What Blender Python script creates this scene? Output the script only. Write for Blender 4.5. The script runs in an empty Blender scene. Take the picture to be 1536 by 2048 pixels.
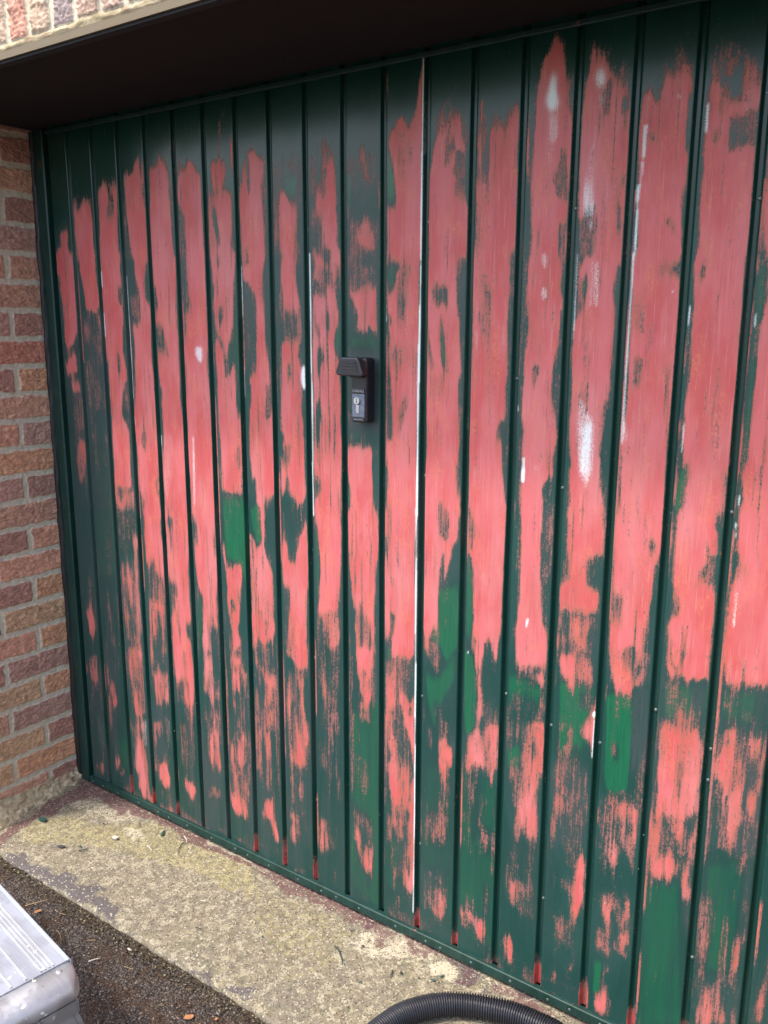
import bpy, bmesh, math, random
import numpy as np
from mathutils import Matrix, Vector

sc = bpy.context.scene
random.seed(7)
rng = np.random.default_rng(11)

# ---------------------------------------------------------------- camera
CAM = Vector((2.1855, -1.4889, 1.400))
cd = bpy.data.cameras.new('camera'); cam = bpy.data.objects.new('camera', cd)
sc.collection.objects.link(cam); sc.camera = cam
right = Vector((0.81325, 0.58191, 0.00318)); down = Vector((0.12511, -0.16951, -0.97756)); fwd = Vector((-0.56831, 0.79539, -0.21065))
m = Matrix((right, -down, -fwd)).transposed().to_4x4(); m.translation = CAM
cam.matrix_world = m
cd.sensor_fit = 'VERTICAL'; cd.sensor_height = 36; cd.lens = 30.669
cd.clip_start = 0.05; cd.clip_end = 2000

# ---------------------------------------------------------------- light
SUNV = Vector((-0.62, -1.0, 1.95)).normalized()      # towards the sun
elev = math.asin(SUNV.z)
w = bpy.data.worlds.new('World'); sc.world = w; w.use_nodes = True
wn = w.node_tree.nodes; wn.clear()
sky = wn.new('ShaderNodeTexSky'); sky.sky_type = 'NISHITA'; sky.sun_disc = False
sky.sun_elevation = elev; sky.sun_rotation = math.atan2(SUNV.x, SUNV.y)
sky.air_density = 1.0; sky.dust_density = 3.0; sky.ozone_density = 0.6
bg = wn.new('ShaderNodeBackground'); bg.inputs[1].default_value = 0.15
wo = wn.new('ShaderNodeOutputWorld')
w.node_tree.links.new(sky.outputs[0], bg.inputs[0]); w.node_tree.links.new(bg.outputs[0], wo.inputs[0])
sd = bpy.data.lights.new('sun', 'SUN'); sd.energy = 1.0; sd.angle = math.radians(3.5); sd.color = (1.0, 0.94, 0.86)
so = bpy.data.objects.new('sun', sd); sc.collection.objects.link(so)
so.rotation_euler = (-SUNV).to_track_quat('-Z', 'Y').to_euler(); so.location = (-3, -5, 9)
sc.view_settings.view_transform = 'Standard'; sc.view_settings.look = 'None'
sc.view_settings.exposure = 1.82; sc.view_settings.gamma = 1.0
try: sc.view_settings.use_curve_mapping = False
except Exception: pass

# paint wear and white mark outlines on the door face, millimetres (x,z): r red undercoat, g fresh green, w white patches and lines, h sanding haze
DOOR_MASK = """
r1 41,1641 74,1647 83,1634 72,1600 86,1565 25,1568 32,1598 51,1606 43,1623
r.45 112,1725 192,1719 184,1562 93,1565
r1 138,1694 155,1709 183,1705 187,1670 187,1562 112,1564 117,1674
r.5 237,1757 298,1752 294,1715 234,1720
r1 221,1733 243,1743 256,1734 295,1723 284,1558 213,1561
r.5 325,1764 394,1757 394,1554 304,1557
r1 330,1747 357,1765 371,1790 384,1789 384,1751 400,1676 397,1554 340,1556 329,1661
r.6 393,1792 404,1791 401,1656 390,1715
r.3 440,1806 487,1801 490,1760 425,1762
r1 422,1762 443,1768 453,1786 465,1785 487,1760 489,1688 493,1550 403,1553
r.6 500,1844 506,1843 500,1573 496,1650
r.35 520,1779 598,1771 597,1735 542,1655 531,1549 508,1550
r1 518,1739 547,1747 560,1772 571,1771 575,1756 599,1739 596,1546 537,1548 539,1647 515,1687
r.7 622,1697 697,1687 692,1543 615,1545
r1 630,1754 647,1763 674,1757 681,1742 677,1714 649,1691 634,1707
r.95 644,1692 682,1692 694,1652 687,1543 649,1544 631,1641
r0g.5 632,1660 640,1659 655,1581 645,1578
r.35 655,1826 673,1869 680,1851 663,1762 655,1762
r.9 698,1814 705,1813 704,1733 696,1727 694,1762
r.45 718,1742 805,1758 807,1665 803,1538 717,1542
r.93 745,1774 766,1779 780,1760 800,1748 796,1721 783,1701 791,1638 793,1539 727,1541 721,1671
r.05 742,1761 749,1760 752,1687 747,1687
r.35 822,1749 905,1741 901,1535 815,1538
r.45 878,1774 901,1771 900,1725 877,1727
r1 844,1676 856,1678 870,1660 872,1640 885,1639 886,1535 840,1537 841,1642
r0g.5 852,1713 895,1712 885,1663 863,1661
r.42 927,1781 981,1775 994,1723 998,1716 1005,1531 929,1534
r.95 963,1706 976,1723 991,1721 991,1690 995,1667 996,1531 961,1560 957,1627 940,1642 952,1704
r.08 930,1595 948,1587 960,1532 933,1534
r.33 1030,1745 1098,1738 1102,1681 1082,1645 1048,1641 1027,1694
r.7 1059,1748 1069,1741 1086,1676 1069,1677
r.8 1106,1749 1110,1749 1112,1630 1107,1630
r.4 1025,1629 1031,1635 1048,1605 1057,1614 1106,1611 1108,1527 1026,1530
r.8 1057,1588 1073,1619 1086,1606 1104,1527 1056,1529
g.7 1028,1700 1038,1699 1031,1616 1028,1616
r.6 1125,1880 1129,1885 1129,1795 1125,1811
r.95 1208,1902 1210,1890 1210,1785 1197,1781 1193,1805 1200,1840
r.97 1130,1756 1141,1782 1161,1782 1176,1772 1197,1799 1210,1785 1212,1523 1127,1526 1126,1629 1150,1627 1142,1677 1130,1734
r.4 1145,1772 1172,1772 1171,1751 1149,1750
r.65 1149,1744 1188,1743 1188,1698 1150,1686
r.45 1150,1686 1177,1684 1177,1668 1150,1674
r0g.8 1126,1725 1132,1725 1144,1671 1146,1643 1128,1644
w1 1208,1899 1212,1898 1214,1785 1212,1523 1206,1523 1208,1786
r.5 1232,1771 1257,1803 1275,1815 1290,1790 1304,1774 1313,1727 1302,1722 1273,1760 1237,1741
r.98 1240,1743 1258,1756 1272,1783 1294,1781 1298,1737 1310,1704 1308,1651 1316,1603 1315,1519 1224,1523 1225,1664 1235,1723
r.3 1333,1770 1397,1779 1399,1745 1333,1753
r.8 1335,1776 1338,1809 1343,1783 1344,1755 1337,1753
r.6 1330,1748 1351,1757 1355,1665 1331,1667
r.8 1329,1667 1355,1665 1361,1517 1327,1519
r.98 1353,1742 1365,1752 1386,1754 1407,1750 1420,1515 1361,1517 1355,1668
r.3 1340,1709 1349,1709 1349,1680 1343,1680
r.45 1397,1776 1417,1787 1419,1749 1399,1751
r.95 1399,1751 1415,1760 1420,1748 1429,1515 1412,1516
r.4 1405,1720 1416,1718 1415,1671 1406,1672
r.5s 1461,1853 1470,1875 1477,1887 1489,1872 1495,1843 1489,1825 1464,1829
r1 1455,1830 1464,1861 1475,1869 1489,1864 1498,1824 1501,1802 1516,1800 1520,1747 1521,1639 1524,1511 1448,1514 1441,1646 1445,1794 1451,1823
r.55 1502,1813 1517,1813 1520,1742 1508,1749
r.9 1427,1764 1432,1763 1439,1646 1432,1647
r.15 1433,1772 1440,1771 1445,1696 1438,1694
w1s 1472,1825 1481,1824 1486,1805 1481,1795 1489,1783 1491,1764 1483,1757 1467,1764 1461,1781 1470,1802
w.5 1469,1759 1489,1756 1492,1724 1482,1698 1471,1710
w.3 1466,1705 1486,1703 1480,1654 1471,1671
w.2 1468,1658 1483,1656 1481,1620 1472,1621
r.5s 1543,1843 1551,1864 1557,1873 1567,1859 1576,1832 1575,1812 1545,1817
r.97 1543,1817 1543,1843 1550,1849 1569,1844 1579,1809 1596,1802 1594,1789 1614,1786 1618,1760 1621,1683 1625,1604 1630,1507 1537,1511 1532,1638 1533,1745 1535,1798
r.4 1579,1817 1617,1811 1619,1786 1597,1789
r.1 1604,1770 1613,1764 1609,1739 1601,1742
r.1 1607,1736 1612,1736 1612,1707 1603,1711
r.7 1595,1673 1617,1684 1629,1507 1608,1508
r.1 1606,1645 1614,1647 1614,1618 1609,1619
r.15 1602,1611 1609,1611 1613,1557 1606,1557
w1s 1559,1826 1568,1811 1573,1797 1564,1783 1554,1789 1552,1811
w.4 1557,1780 1574,1778 1574,1756 1562,1754
w.35 1565,1752 1562,1721 1558,1690 1552,1690 1556,1722 1563,1747
w.7s 1549,1693 1559,1695 1557,1647 1547,1648
w1s 1544,1648 1556,1647 1563,1582 1549,1574 1543,1597
w.55 1551,1574 1563,1576 1561,1557 1555,1557
w.8 1534,1745 1536,1745 1536,1705 1534,1706
r.4 1656,1790 1670,1813 1705,1817 1716,1789 1709,1778 1661,1765
r.8 1678,1816 1691,1826 1692,1838 1696,1823 1687,1814
r.98 1638,1768 1645,1782 1661,1765 1675,1790 1714,1784 1717,1762 1712,1748 1718,1718 1712,1709 1718,1658 1720,1612 1713,1598 1719,1504 1644,1507 1639,1629 1635,1733
r.2 1651,1781 1662,1779 1661,1760 1654,1763
r.4 1713,1748 1724,1746 1728,1672 1719,1661
r0 1713,1762 1719,1762 1717,1737 1713,1738
r.1 1713,1713 1718,1713 1719,1683 1713,1681
r0 1716,1653 1723,1653 1725,1622 1717,1633
r.1 1714,1618 1722,1617 1720,1600 1712,1600
w.9s 1688,1783 1703,1781 1703,1769 1694,1769
w.45 1690,1761 1701,1759 1699,1749 1693,1751
w.3 1641,1767 1647,1767 1648,1726 1642,1727
w.6 1641,1722 1649,1721 1647,1668 1640,1668
w.6 1641,1666 1647,1665 1643,1603 1640,1603
w1 1636,1630 1640,1629 1643,1507 1638,1507
w.25 1697,1695 1702,1695 1704,1659 1700,1660
r.45 1741,1806 1762,1822 1786,1816 1806,1787 1826,1779 1825,1742 1811,1735 1744,1773
r.98 1743,1758 1752,1771 1773,1768 1780,1748 1793,1737 1802,1753 1825,1747 1827,1733 1810,1716 1778,1710 1779,1676 1819,1672 1829,1565 1832,1500 1745,1503 1742,1608 1741,1695
r.05 1777,1754 1792,1761 1791,1737 1781,1736
r.35 1781,1713 1827,1723 1829,1671 1782,1676
r.4 1751,1702 1761,1700 1764,1678 1753,1679
r.3 1819,1643 1827,1671 1832,1500 1825,1500
w1 1741,1742 1744,1739 1743,1695 1741,1695
r.85 1836,1661 1841,1665 1847,1660 1861,1499 1844,1499 1840,1539
h.5 24,1589 118,1585 104,864 12,852
r.95 20,1589 96,1586 98,1541 96,1432 94,1383 67,1329 34,1335 37,1392 37,1423 32,1472 21,1534
r.1 22,1539 35,1530 31,1499 17,1499
r.4 35,1410 61,1410 44,1392
r.9 67,1329 83,1316 81,1261 32,1255 29,1292 57,1311
r.75 50,1251 87,1248 89,1207 52,1205 48,1228
r.35 52,1205 97,1207 93,1105 49,1079
r.65 53,1079 98,1082 85,963 61,951 45,1007
h.6 99,1427 205,1427 198,876 104,864
r.97 122,1585 193,1581 188,1534 199,1436 138,1427 128,1505 119,1532
r.3 119,1401 205,1423 211,1314 196,1067 126,1061 116,1312
r.18g.3 126,1061 203,1068 198,876 152,870 126,991
r.8 186,1423 194,1423 199,1366 191,1366
h.4 218,1580 309,1577 313,891 206,877
r.96 218,1580 296,1577 288,1535 293,1485 292,1431 282,1333 292,1256 276,1238 262,1158 289,1124 281,961 213,953 219,1155 214,1306 209,1465
r.55 257,1324 271,1324 273,1273 252,1272
r.3 268,1229 296,1230 293,1160 266,1171
r.35 275,1498 294,1493 286,1443 273,1452
r.6 214,958 292,967 292,888 213,878
w1 208,1535 214,1533 213,1491 205,1493
w1 208,1427 214,1427 213,1362 207,1367
h.5 312,1576 354,1575 352,1401 308,1143 303,1274
r.97 351,1575 398,1573 380,1504 383,1463 400,1442 394,1335 400,1209 395,902 320,892 316,1077 309,1152 323,1231 323,1308 325,1397 358,1401 359,1484 346,1525
r.4 318,1468 358,1471 358,1406 332,1401
r.2 291,1359 329,1372 319,1188 311,1170
r0g.2 385,1528 398,1527 395,1455 380,1463
w1 306,1519 315,1518 315,1456 315,1205 304,1204 303,1380 305,1456
w.8 308,1161 315,1161 314,1135 308,1139
r.97 414,1572 503,1568 497,1442 495,1337 496,1214 504,1072 500,916 415,904 414,1020 426,1130 420,1214 417,1336 416,1442 416,1523
r.35g.3 420,1410 435,1402 450,1353 467,1324 454,1320 417,1344 415,1389
r.35 417,1531 429,1442 413,1410
w.3 422,1125 458,1128 457,1024 424,941 414,976
w.2 439,1257 445,1237 439,1211
w.8 411,1120 417,1120 413,1042 407,1041
r.3h.8 514,1568 541,1567 550,1445 517,1426
r.97 539,1567 602,1564 601,1441 600,1284 602,1122 600,929 519,918 515,1094 514,1219 517,1338 535,1433 547,1449 536,1519
r.6h.6 514,1429 529,1429 523,1220 508,1219
w.55 552,1346 584,1347 581,1307 567,1303 554,1322
w.6 531,1125 539,1125 532,920 522,918
r.9 622,1563 704,1560 694,1477 688,1394 671,1340 664,1309 659,1325 655,1348 633,1371 623,1433 626,1486
r.05g.3 688,1394 709,1440 707,1287 694,1248 678,1310 659,1278 655,1309 671,1340
r.3 638,1546 654,1546 647,1523
r.2 642,1433 662,1432 652,1394 641,1410
r.95 628,1371 654,1340 657,1278 686,1310 694,1248 692,1208 707,1170 712,1030 699,987 670,988 642,997 633,992 631,1124 627,1261
w.3 624,1213 636,1213 631,1021 622,1020
r0g.6 632,986 711,993 714,944 629,933
r.9 724,1559 775,1557 772,1476 747,1469 724,1495
r.1h.6 726,1480 757,1476 768,1365 765,1289 719,1307
r.9 733,1273 766,1293 756,1042 734,1032 730,1132 731,1218
r.1g.3 689,1244 738,1254 739,1215 693,1212
w.8 715,1529 721,1528 721,1417 713,1406 711,1432
w.6 716,1307 721,1303 720,1230 715,1229
r.95 768,1557 791,1556 783,1476 788,1395 791,1343 799,1290 807,1196 808,1060 807,956 745,948 750,1212 758,1289
r.1 774,996 806,1000 807,956 767,950
r.35h.3 833,1554 848,1554 845,1373 832,1369
r.93 848,1554 884,1552 885,1491 894,1445 897,1377 887,1345 889,1323 898,1294 894,1220 900,1145 902,1011 879,989 853,1013 827,1014 831,1140 830,1291 835,1366 847,1358 845,1456 837,1510 842,1535
r.55 849,1428 898,1427 897,1359 842,1358
r0g.8 854,1311 862,1311 861,1278 855,1277
r0g.4 887,1345 904,1345 906,1316 891,1312
w1 906,1312 908,1257 902,1253 892,1270 892,1294 898,1310
w1 922,1550 926,1550 926,1331 928,1222 926,971 922,971 923,1221 922,1367
r.9 928,1550 1007,1547 1004,1437 999,1347 1006,1226 1009,982 927,971 929,1222 927,1367
r.1 931,1550 938,1538 937,1507 928,1490
r.08 946,1490 966,1479 966,1458 927,1459 928,1483
r.2g.3 991,1526 1005,1525 1004,1437 995,1451
r.1 954,1549 983,1548 978,1526 960,1527
r.6 938,1521 996,1519 991,1472 942,1490
r0g.6 1004,1416 1003,1347 992,1339 990,1361
r.1 968,1413 977,1413 977,1392 968,1392
r.4 936,1402 949,1392 944,1374
r.45 942,1346 962,1335 943,1288 939,1313
r.25 937,1229 949,1223 945,1137 934,1140
r.2 928,1075 947,1062 944,1024 929,1022
r.3 1026,1546 1106,1543 1107,1469 1026,1471
r.6 1056,1517 1098,1516 1090,1483 1056,1494
r.87 1028,1478 1098,1469 1100,1423 1107,1369 1098,1376 1090,1382 1047,1385 1039,1396 1052,1409 1043,1437 1030,1457
r.03 1017,1437 1047,1426 1052,1403 1039,1389 1030,1347 1016,1361
r0g.4 1039,1382 1090,1382 1107,1359 1107,1342 1030,1347
r.02h.9 1019,1344 1107,1345 1109,1172 1024,1166
r.6 1023,1354 1030,1347 1027,1326 1023,1333
r.6 1024,1284 1027,1284 1033,1192 1027,1177
r0g.4 1024,1173 1107,1175 1103,1147 1028,1144
r.4 1046,1153 1090,1160 1090,1146 1046,1142
r.98 1026,1140 1046,1146 1086,1145 1103,1132 1094,1074 1099,994 1027,985 1024,1118
r.12 1090,1131 1109,1133 1105,995 1097,994 1092,1070
r0g.6 1023,1063 1032,1045 1027,985 1023,984
w.9 1124,1462 1127,1462 1127,1403 1125,1403
r.93 1125,1542 1205,1538 1205,1271 1205,1008 1125,997 1124,1170 1146,1171 1132,1271 1128,1349 1132,1376 1125,1469
r.03g.4 1129,1521 1163,1521 1151,1507 1143,1472 1131,1462 1127,1485
r.62 1163,1520 1187,1519 1180,1435 1160,1396 1152,1436 1155,1485
r0g1 1131,1423 1142,1409 1140,1401 1132,1403
r.1 1128,1376 1134,1373 1132,1349 1128,1349
r.7 1132,1356 1189,1370 1189,1310 1128,1315
r.15h.6 1126,1336 1132,1322 1141,1240 1145,1178 1124,1173 1122,1301
r.35 1174,1269 1186,1246 1166,1176 1150,1179 1158,1234
r0g.6 1124,1131 1130,1128 1129,998 1125,997
w1 1208,1538 1211,1538 1209,1284 1209,1008 1204,1008 1203,1284
r.2h.4 1214,1538 1227,1537 1236,1371 1245,1312 1237,1312 1221,1357
r.95 1226,1538 1293,1535 1293,1466 1297,1434 1306,1308 1302,1243 1304,1160 1314,1022 1220,1010 1225,1102 1223,1305 1234,1351 1226,1403
r.45 1226,1473 1272,1472 1273,1438 1242,1438
r.2h.6 1291,1518 1308,1518 1313,1397 1297,1434
r0g.9 1255,1409 1260,1409 1267,1352 1278,1320 1278,1303 1272,1306 1260,1339 1259,1371
r0g.5 1232,1358 1246,1312 1239,1310 1230,1338
r.72 1229,1305 1268,1306 1266,1257 1238,1256
r.1g.5 1299,1301 1308,1295 1308,1243 1300,1242
r.4 1300,1242 1308,1243 1310,1160 1304,1167
r.4 1214,1271 1228,1255 1229,1119 1216,1118
r.1 1261,1173 1267,1174 1266,1157
w.9 1314,1222 1319,1222 1319,1193 1315,1192
w.15 1236,1144 1276,1147 1277,1090 1241,1086
r.94 1322,1533 1411,1530 1409,1373 1410,1185 1405,1120 1419,1036 1330,1024 1326,1211 1328,1353 1329,1434
r.78 1334,1508 1361,1513 1370,1360 1342,1403
r.65 1355,1464 1370,1464 1375,1198 1366,1246
r.2 1403,1530 1414,1530 1416,1373 1418,1056 1405,1103 1398,1197 1388,1164 1390,1216 1405,1217 1407,1311
w.4 1330,1391 1344,1391 1343,1309 1336,1340
w.25 1335,1126 1346,1127 1346,1080 1336,1086
w.15 1363,1099 1386,1101 1388,1052 1365,1049
r.5 1430,1507 1440,1504 1444,1433 1448,1373 1439,1343 1434,1373
r.97 1448,1528 1506,1526 1511,1490 1508,1462 1514,1438 1509,1403 1507,1368 1505,1344 1500,1314 1499,1266 1510,1239 1514,1187 1506,1161 1512,1115 1492,1103 1493,1045 1444,1039 1442,1107 1444,1188 1439,1250 1442,1343 1447,1403 1442,1448 1440,1504
r.1 1441,1463 1442,1445 1435,1445 1435,1460
r.82 1447,1433 1482,1433 1485,1344 1452,1349
r.35h.4 1500,1314 1515,1327 1513,1239 1497,1253
r.06 1492,1103 1519,1112 1518,1049 1494,1046
r.3 1434,1193 1444,1188 1445,1065 1436,1064
w.5 1465,1527 1481,1527 1482,1503 1473,1491
w.5 1469,1468 1484,1468 1482,1439 1470,1445
w.95 1445,1156 1450,1156 1451,1105 1444,1104
w.35 1465,1142 1482,1143 1478,1118
w.8 1429,1253 1433,1250 1432,1228
r.97 1536,1524 1613,1521 1609,1473 1610,1418 1611,1347 1609,1306 1607,1271 1605,1185 1609,1061 1546,1052 1538,1225 1537,1315 1538,1432
r0g.9 1549,1478 1557,1480 1555,1455 1548,1452
r.05g.8 1606,1476 1612,1476 1611,1440 1607,1440
r.2 1612,1493 1618,1492 1620,1347 1611,1306 1611,1347 1613,1432
r.6 1545,1444 1557,1452 1552,1424 1543,1418
r.35 1602,1185 1618,1186 1622,1062 1607,1094
w.4 1557,1511 1578,1510 1582,1432 1558,1424 1560,1461
w.5 1550,1268 1560,1269 1587,1229 1586,1138 1575,1100 1560,1135 1549,1226
w.95s 1559,1227 1575,1228 1579,1198 1577,1128 1564,1136
w.8 1536,1524 1538,1524 1539,1432 1537,1374 1535,1374
r.8 1528,1194 1533,1198 1533,1164 1528,1163
r.96 1637,1520 1718,1517 1722,1431 1723,1336 1721,1280 1717,1209 1718,1151 1722,1075 1641,1065 1636,1173 1641,1319
r.35 1674,1501 1719,1505 1724,1479 1715,1481 1687,1477 1682,1469 1672,1488
r.72h.5 1642,1473 1664,1472 1670,1376 1641,1390
r.6 1695,1360 1704,1360 1704,1316 1698,1321
r0g.6 1645,1190 1653,1189 1653,1181 1648,1181
r.1 1699,1165 1706,1165 1703,1158
r.15g.2 1716,1223 1727,1238 1729,1076 1721,1093 1718,1180
r.9 1732,1252 1737,1256 1736,1210 1732,1210
w1 1636,1520 1639,1520 1639,1342 1639,1232 1638,1188 1635,1203 1636,1347
w.6 1634,1244 1644,1233 1648,1198 1639,1197
w.8 1706,1458 1712,1456 1710,1452 1707,1452
r.98 1739,1516 1819,1512 1821,1481 1825,1404 1825,1325 1826,1245 1827,1176 1823,1162 1825,1134 1815,1088 1749,1079 1742,1267 1744,1350
r.1g.7 1753,1493 1759,1493 1758,1480 1753,1483
r.8h.4 1807,1448 1819,1481 1825,1378 1817,1351
r.1h.8 1819,1512 1827,1512 1829,1455 1824,1455
r0g1 1745,1161 1761,1173 1761,1156 1752,1120 1751,1079 1741,1078 1742,1139
r.5 1812,1164 1825,1168 1827,1106 1815,1088
r.3 1799,1171 1810,1170 1807,1162
w1 1774,1451 1782,1452 1790,1449 1776,1448
w.9 1736,1433 1739,1431 1740,1366 1738,1366
w.8 1744,1239 1744,1188 1741,1188 1741,1239
r.9 1832,1473 1838,1473 1838,1378 1839,1273 1838,1163 1837,1090 1833,1090 1831,1245 1831,1378
r.98 1851,1399 1856,1429 1855,1511 1863,1510 1901,1099 1848,1092 1843,1164 1850,1192 1846,1273 1847,1326 1847,1363
r0g.5 1838,1511 1848,1511 1853,1435 1848,1399 1847,1300 1851,1198 1843,1167 1848,1092 1842,1091 1839,1246 1840,1378
w.9 1840,1419 1842,1419 1843,1396 1840,1396
w.9 1831,1401 1833,1401 1833,1394 1832,1394
w.9 1840,1127 1843,1128 1842,1108 1839,1108
h.4 15,876 208,900 237,604 26,562
r.8 40,580 60,589 74,571 76,520 69,488 54,495 41,555
r.5 19,424 83,439 81,343 58,343 22,377
w.2 48,249 100,220 92,141 61,143
r.8 34,79 72,94 72,58 35,46
r.12g.3 115,888 208,900 195,694 108,679
r.25 137,584 177,592 156,305 132,377 121,504
r.5 132,455 164,463 164,307 147,297 129,350
r.8 137,358 161,364 160,306 140,300
r.6 121,427 130,429 125,151 116,160
r.8 130,126 155,139 170,89 133,78
g.4 137,193 193,209 190,96 166,88
r.2 215,901 301,912 288,768 219,795
r.45h.5 219,757 295,769 290,634 287,516 220,501 217,698
r.8 279,828 297,830 287,677 269,674
r.8 224,502 287,516 292,417 289,294 244,282 232,392 221,425
r.5 218,275 289,294 282,125 213,103
r.9 228,183 262,230 285,158 282,125 229,108
w.3 259,286 293,295 288,201 267,205
r.4h.5 327,858 405,823 403,665 391,461 323,445 328,670
r.97 329,915 400,924 392,867 398,822 395,739 368,739 358,774 342,748 329,765 327,858
r.85 330,656 375,660 387,634 352,622
r.7 327,451 395,467 390,368 328,336
r.35 320,324 392,343 385,159 312,135
r.7 332,296 361,305 358,263 336,257
w.3 379,315 390,318 386,215
r.25 429,373 493,381 480,189 421,170
r.96 413,926 508,938 499,860 497,779 491,701 497,633 464,593 490,580 497,487 494,396 483,378 460,435 426,426 419,522 421,641 415,733 415,825
r.55 421,449 475,463 483,378 429,373
r.7 476,376 487,379 478,293 472,316
r0g.4 405,699 414,700 420,641 403,494
r.97 523,940 610,950 607,854 592,630 578,599 570,566 541,545 537,581 547,684 530,717 523,797 521,863
r.8h.4 589,948 613,951 607,845 583,850
r.4 521,916 536,905 538,835 520,841
r.25h.4 567,625 598,631 598,512 568,533
r.75 538,544 563,550 567,514 584,490 567,401 532,439
r.4 573,515 598,512 593,432 575,427
r.55 523,394 585,401 588,224 550,212 538,335
r.8 550,324 582,333 582,222 550,212
r0g.4 514,705 545,711 543,642 516,492 508,566
r0g.8 631,953 712,963 706,750 691,807 656,823 641,820 634,858
r.95 624,878 634,858 643,803 674,813 691,807 682,736 671,638 679,604 650,575 644,641 635,701 635,763 626,822
r.8 647,574 680,577 667,542 648,533
r.95 645,533 666,538 669,466 647,450 643,505
r.35 674,576 698,563 696,518 677,513
r.5 644,454 687,466 684,255 627,236
r.72 627,313 685,354 681,254 623,235
r.9 691,539 697,536 695,522
r0g1 726,965 759,969 750,884 732,915
r.9 721,905 743,883 755,707 731,593 720,613 720,744 721,871
r.95 757,969 770,970 770,879 779,839 795,816 794,715 798,674 789,628 744,623 740,661 736,704 737,874 751,880
r0g.9 738,966 757,969 760,885 742,879
r0h.2 774,971 811,976 809,802 799,821 783,835 772,879
r.33h.4 727,614 794,630 792,453 772,283 719,266
r.55 741,547 795,565 794,520 763,512
r.5 763,512 791,520 788,430 761,308 735,392
r.85 754,438 783,446 776,408 759,403
r.05h.2 826,977 894,986 882,916 870,862 849,854 845,878 824,899
r.95 827,899 843,902 844,861 865,853 877,903 903,954 906,859 899,628 893,593 874,580 843,606 832,617 847,767 826,784 822,846
r.35h.4 826,784 848,788 838,618 825,636
r.4h.3 828,577 869,583 866,429 882,319 835,303 830,442
r.75 864,573 888,579 888,480 897,404 886,391 869,474
r.6 836,465 861,472 882,319 843,306
r.85 865,385 881,390 883,319 863,312
r.03 862,559 869,561 885,400 876,397
r.96 930,990 1004,1000 1006,953 1003,875 998,796 995,747 973,743 939,732 932,747 938,805 941,865 935,923
r0g.5 928,946 935,931 941,845 932,747 928,783 931,863
r.6 939,744 995,755 997,683 987,661 963,655 953,673 949,714
r.1h.5 927,721 949,726 953,644 928,639
r.25h.3 953,640 975,645 974,348 933,335 931,534
r.4 947,581 972,587 971,502 951,497
w.7 971,585 975,583 974,574 971,574
r.98 1021,1002 1105,1012 1106,892 1097,814 1097,717 1090,656 1088,592 1086,563 1067,554 1053,562 1051,607 1044,645 1040,745 1033,810 1027,867 1025,955
r.3 1053,558 1086,567 1086,554 1053,496 1051,533
r.2 1099,853 1106,854 1104,738 1097,737
g.4 1027,518 1113,582 1114,393 1026,365
r.97 1123,1015 1204,1025 1205,691 1167,682 1144,685 1142,731 1124,723 1123,914 1128,914 1123,969
r0g.6 1122,965 1129,966 1129,914 1124,914
r0 1143,861 1150,859 1149,850 1144,850
r.1g.5 1142,777 1153,784 1149,732 1139,730 1144,754 1138,784
r.1g.6 1130,705 1143,708 1143,673 1130,670
r.4 1127,549 1163,555 1165,410 1128,398
r.28g.2 1126,673 1202,690 1202,644 1159,594 1149,615 1127,609
r.7 1127,633 1149,631 1152,560 1127,545
r.92 1167,612 1194,591 1205,606 1207,423 1198,485 1182,528 1172,558 1165,584
r.85 1137,491 1155,480 1141,456 1132,457
r0g.8 1194,572 1200,569 1193,555 1188,562
r.8 1151,454 1169,411 1146,404
w1 1204,1025 1207,1025 1208,813 1211,425 1207,423 1204,812
w.7 1121,648 1124,649 1125,545 1122,544
r.96 1220,1027 1308,1038 1306,960 1292,954 1285,911 1276,941 1269,926 1264,882 1265,791 1260,764 1231,743 1224,782 1224,911
g.2 1263,918 1306,960 1309,854 1264,846
r.9 1275,941 1284,957 1288,922 1279,877 1274,884
r0g.9 1264,853 1308,868 1311,746 1286,703 1273,718 1266,773
r.6 1231,743 1264,750 1278,701 1270,669 1249,671 1231,709
r.3g.8 1247,769 1268,773 1269,725 1248,739
r0g.6 1232,659 1270,669 1306,726 1307,670 1268,584 1260,543 1251,560 1232,652
r.33 1250,599 1271,604 1302,555 1282,510 1264,544
r.6 1265,521 1303,524 1308,456 1275,445
r.9 1278,509 1301,516 1302,477 1278,474
r.96 1319,1039 1414,1051 1414,942 1411,873 1410,785 1404,730 1398,736 1385,773 1373,763 1370,723 1368,674 1373,650 1361,636 1355,697 1346,732 1338,751 1345,789 1345,896 1336,940 1328,942 1323,980
r0g.6 1324,928 1337,937 1344,889 1345,789 1336,751 1328,786
r0g1 1329,735 1346,735 1358,683 1359,579 1343,552 1335,564 1329,676
r.92 1361,643 1375,647 1378,596 1367,577 1360,609
r.3 1377,640 1408,648 1410,586 1371,582
r.65 1339,551 1363,580 1410,590 1413,490 1337,465
r.85 1391,581 1410,586 1413,490 1397,507
r.8 1318,944 1324,945 1326,807 1322,806
w.9 1324,835 1328,836 1329,742 1326,742
w1 1334,740 1340,739 1337,733 1334,734
w.3 1359,912 1376,915 1370,886 1362,885
r.97 1445,1055 1497,1061 1490,988 1497,903 1494,889 1500,839 1511,824 1513,770 1511,739 1461,730 1445,740 1444,789 1449,860 1450,914 1447,1014
r.4h.4 1490,1061 1514,1064 1515,959 1513,926 1497,903 1491,928 1493,988
r.3 1497,899 1513,892 1512,825 1500,836
r0g.4 1436,1029 1444,1031 1449,914 1446,859 1442,879
g.5 1431,716 1512,704 1511,658 1434,637
r.45 1453,728 1511,742 1508,710 1494,710 1476,716
r.9 1490,723 1506,727 1507,710 1494,710
r.15 1437,667 1506,674 1505,631 1438,620
r.62 1461,612 1512,626 1516,523 1465,506
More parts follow.
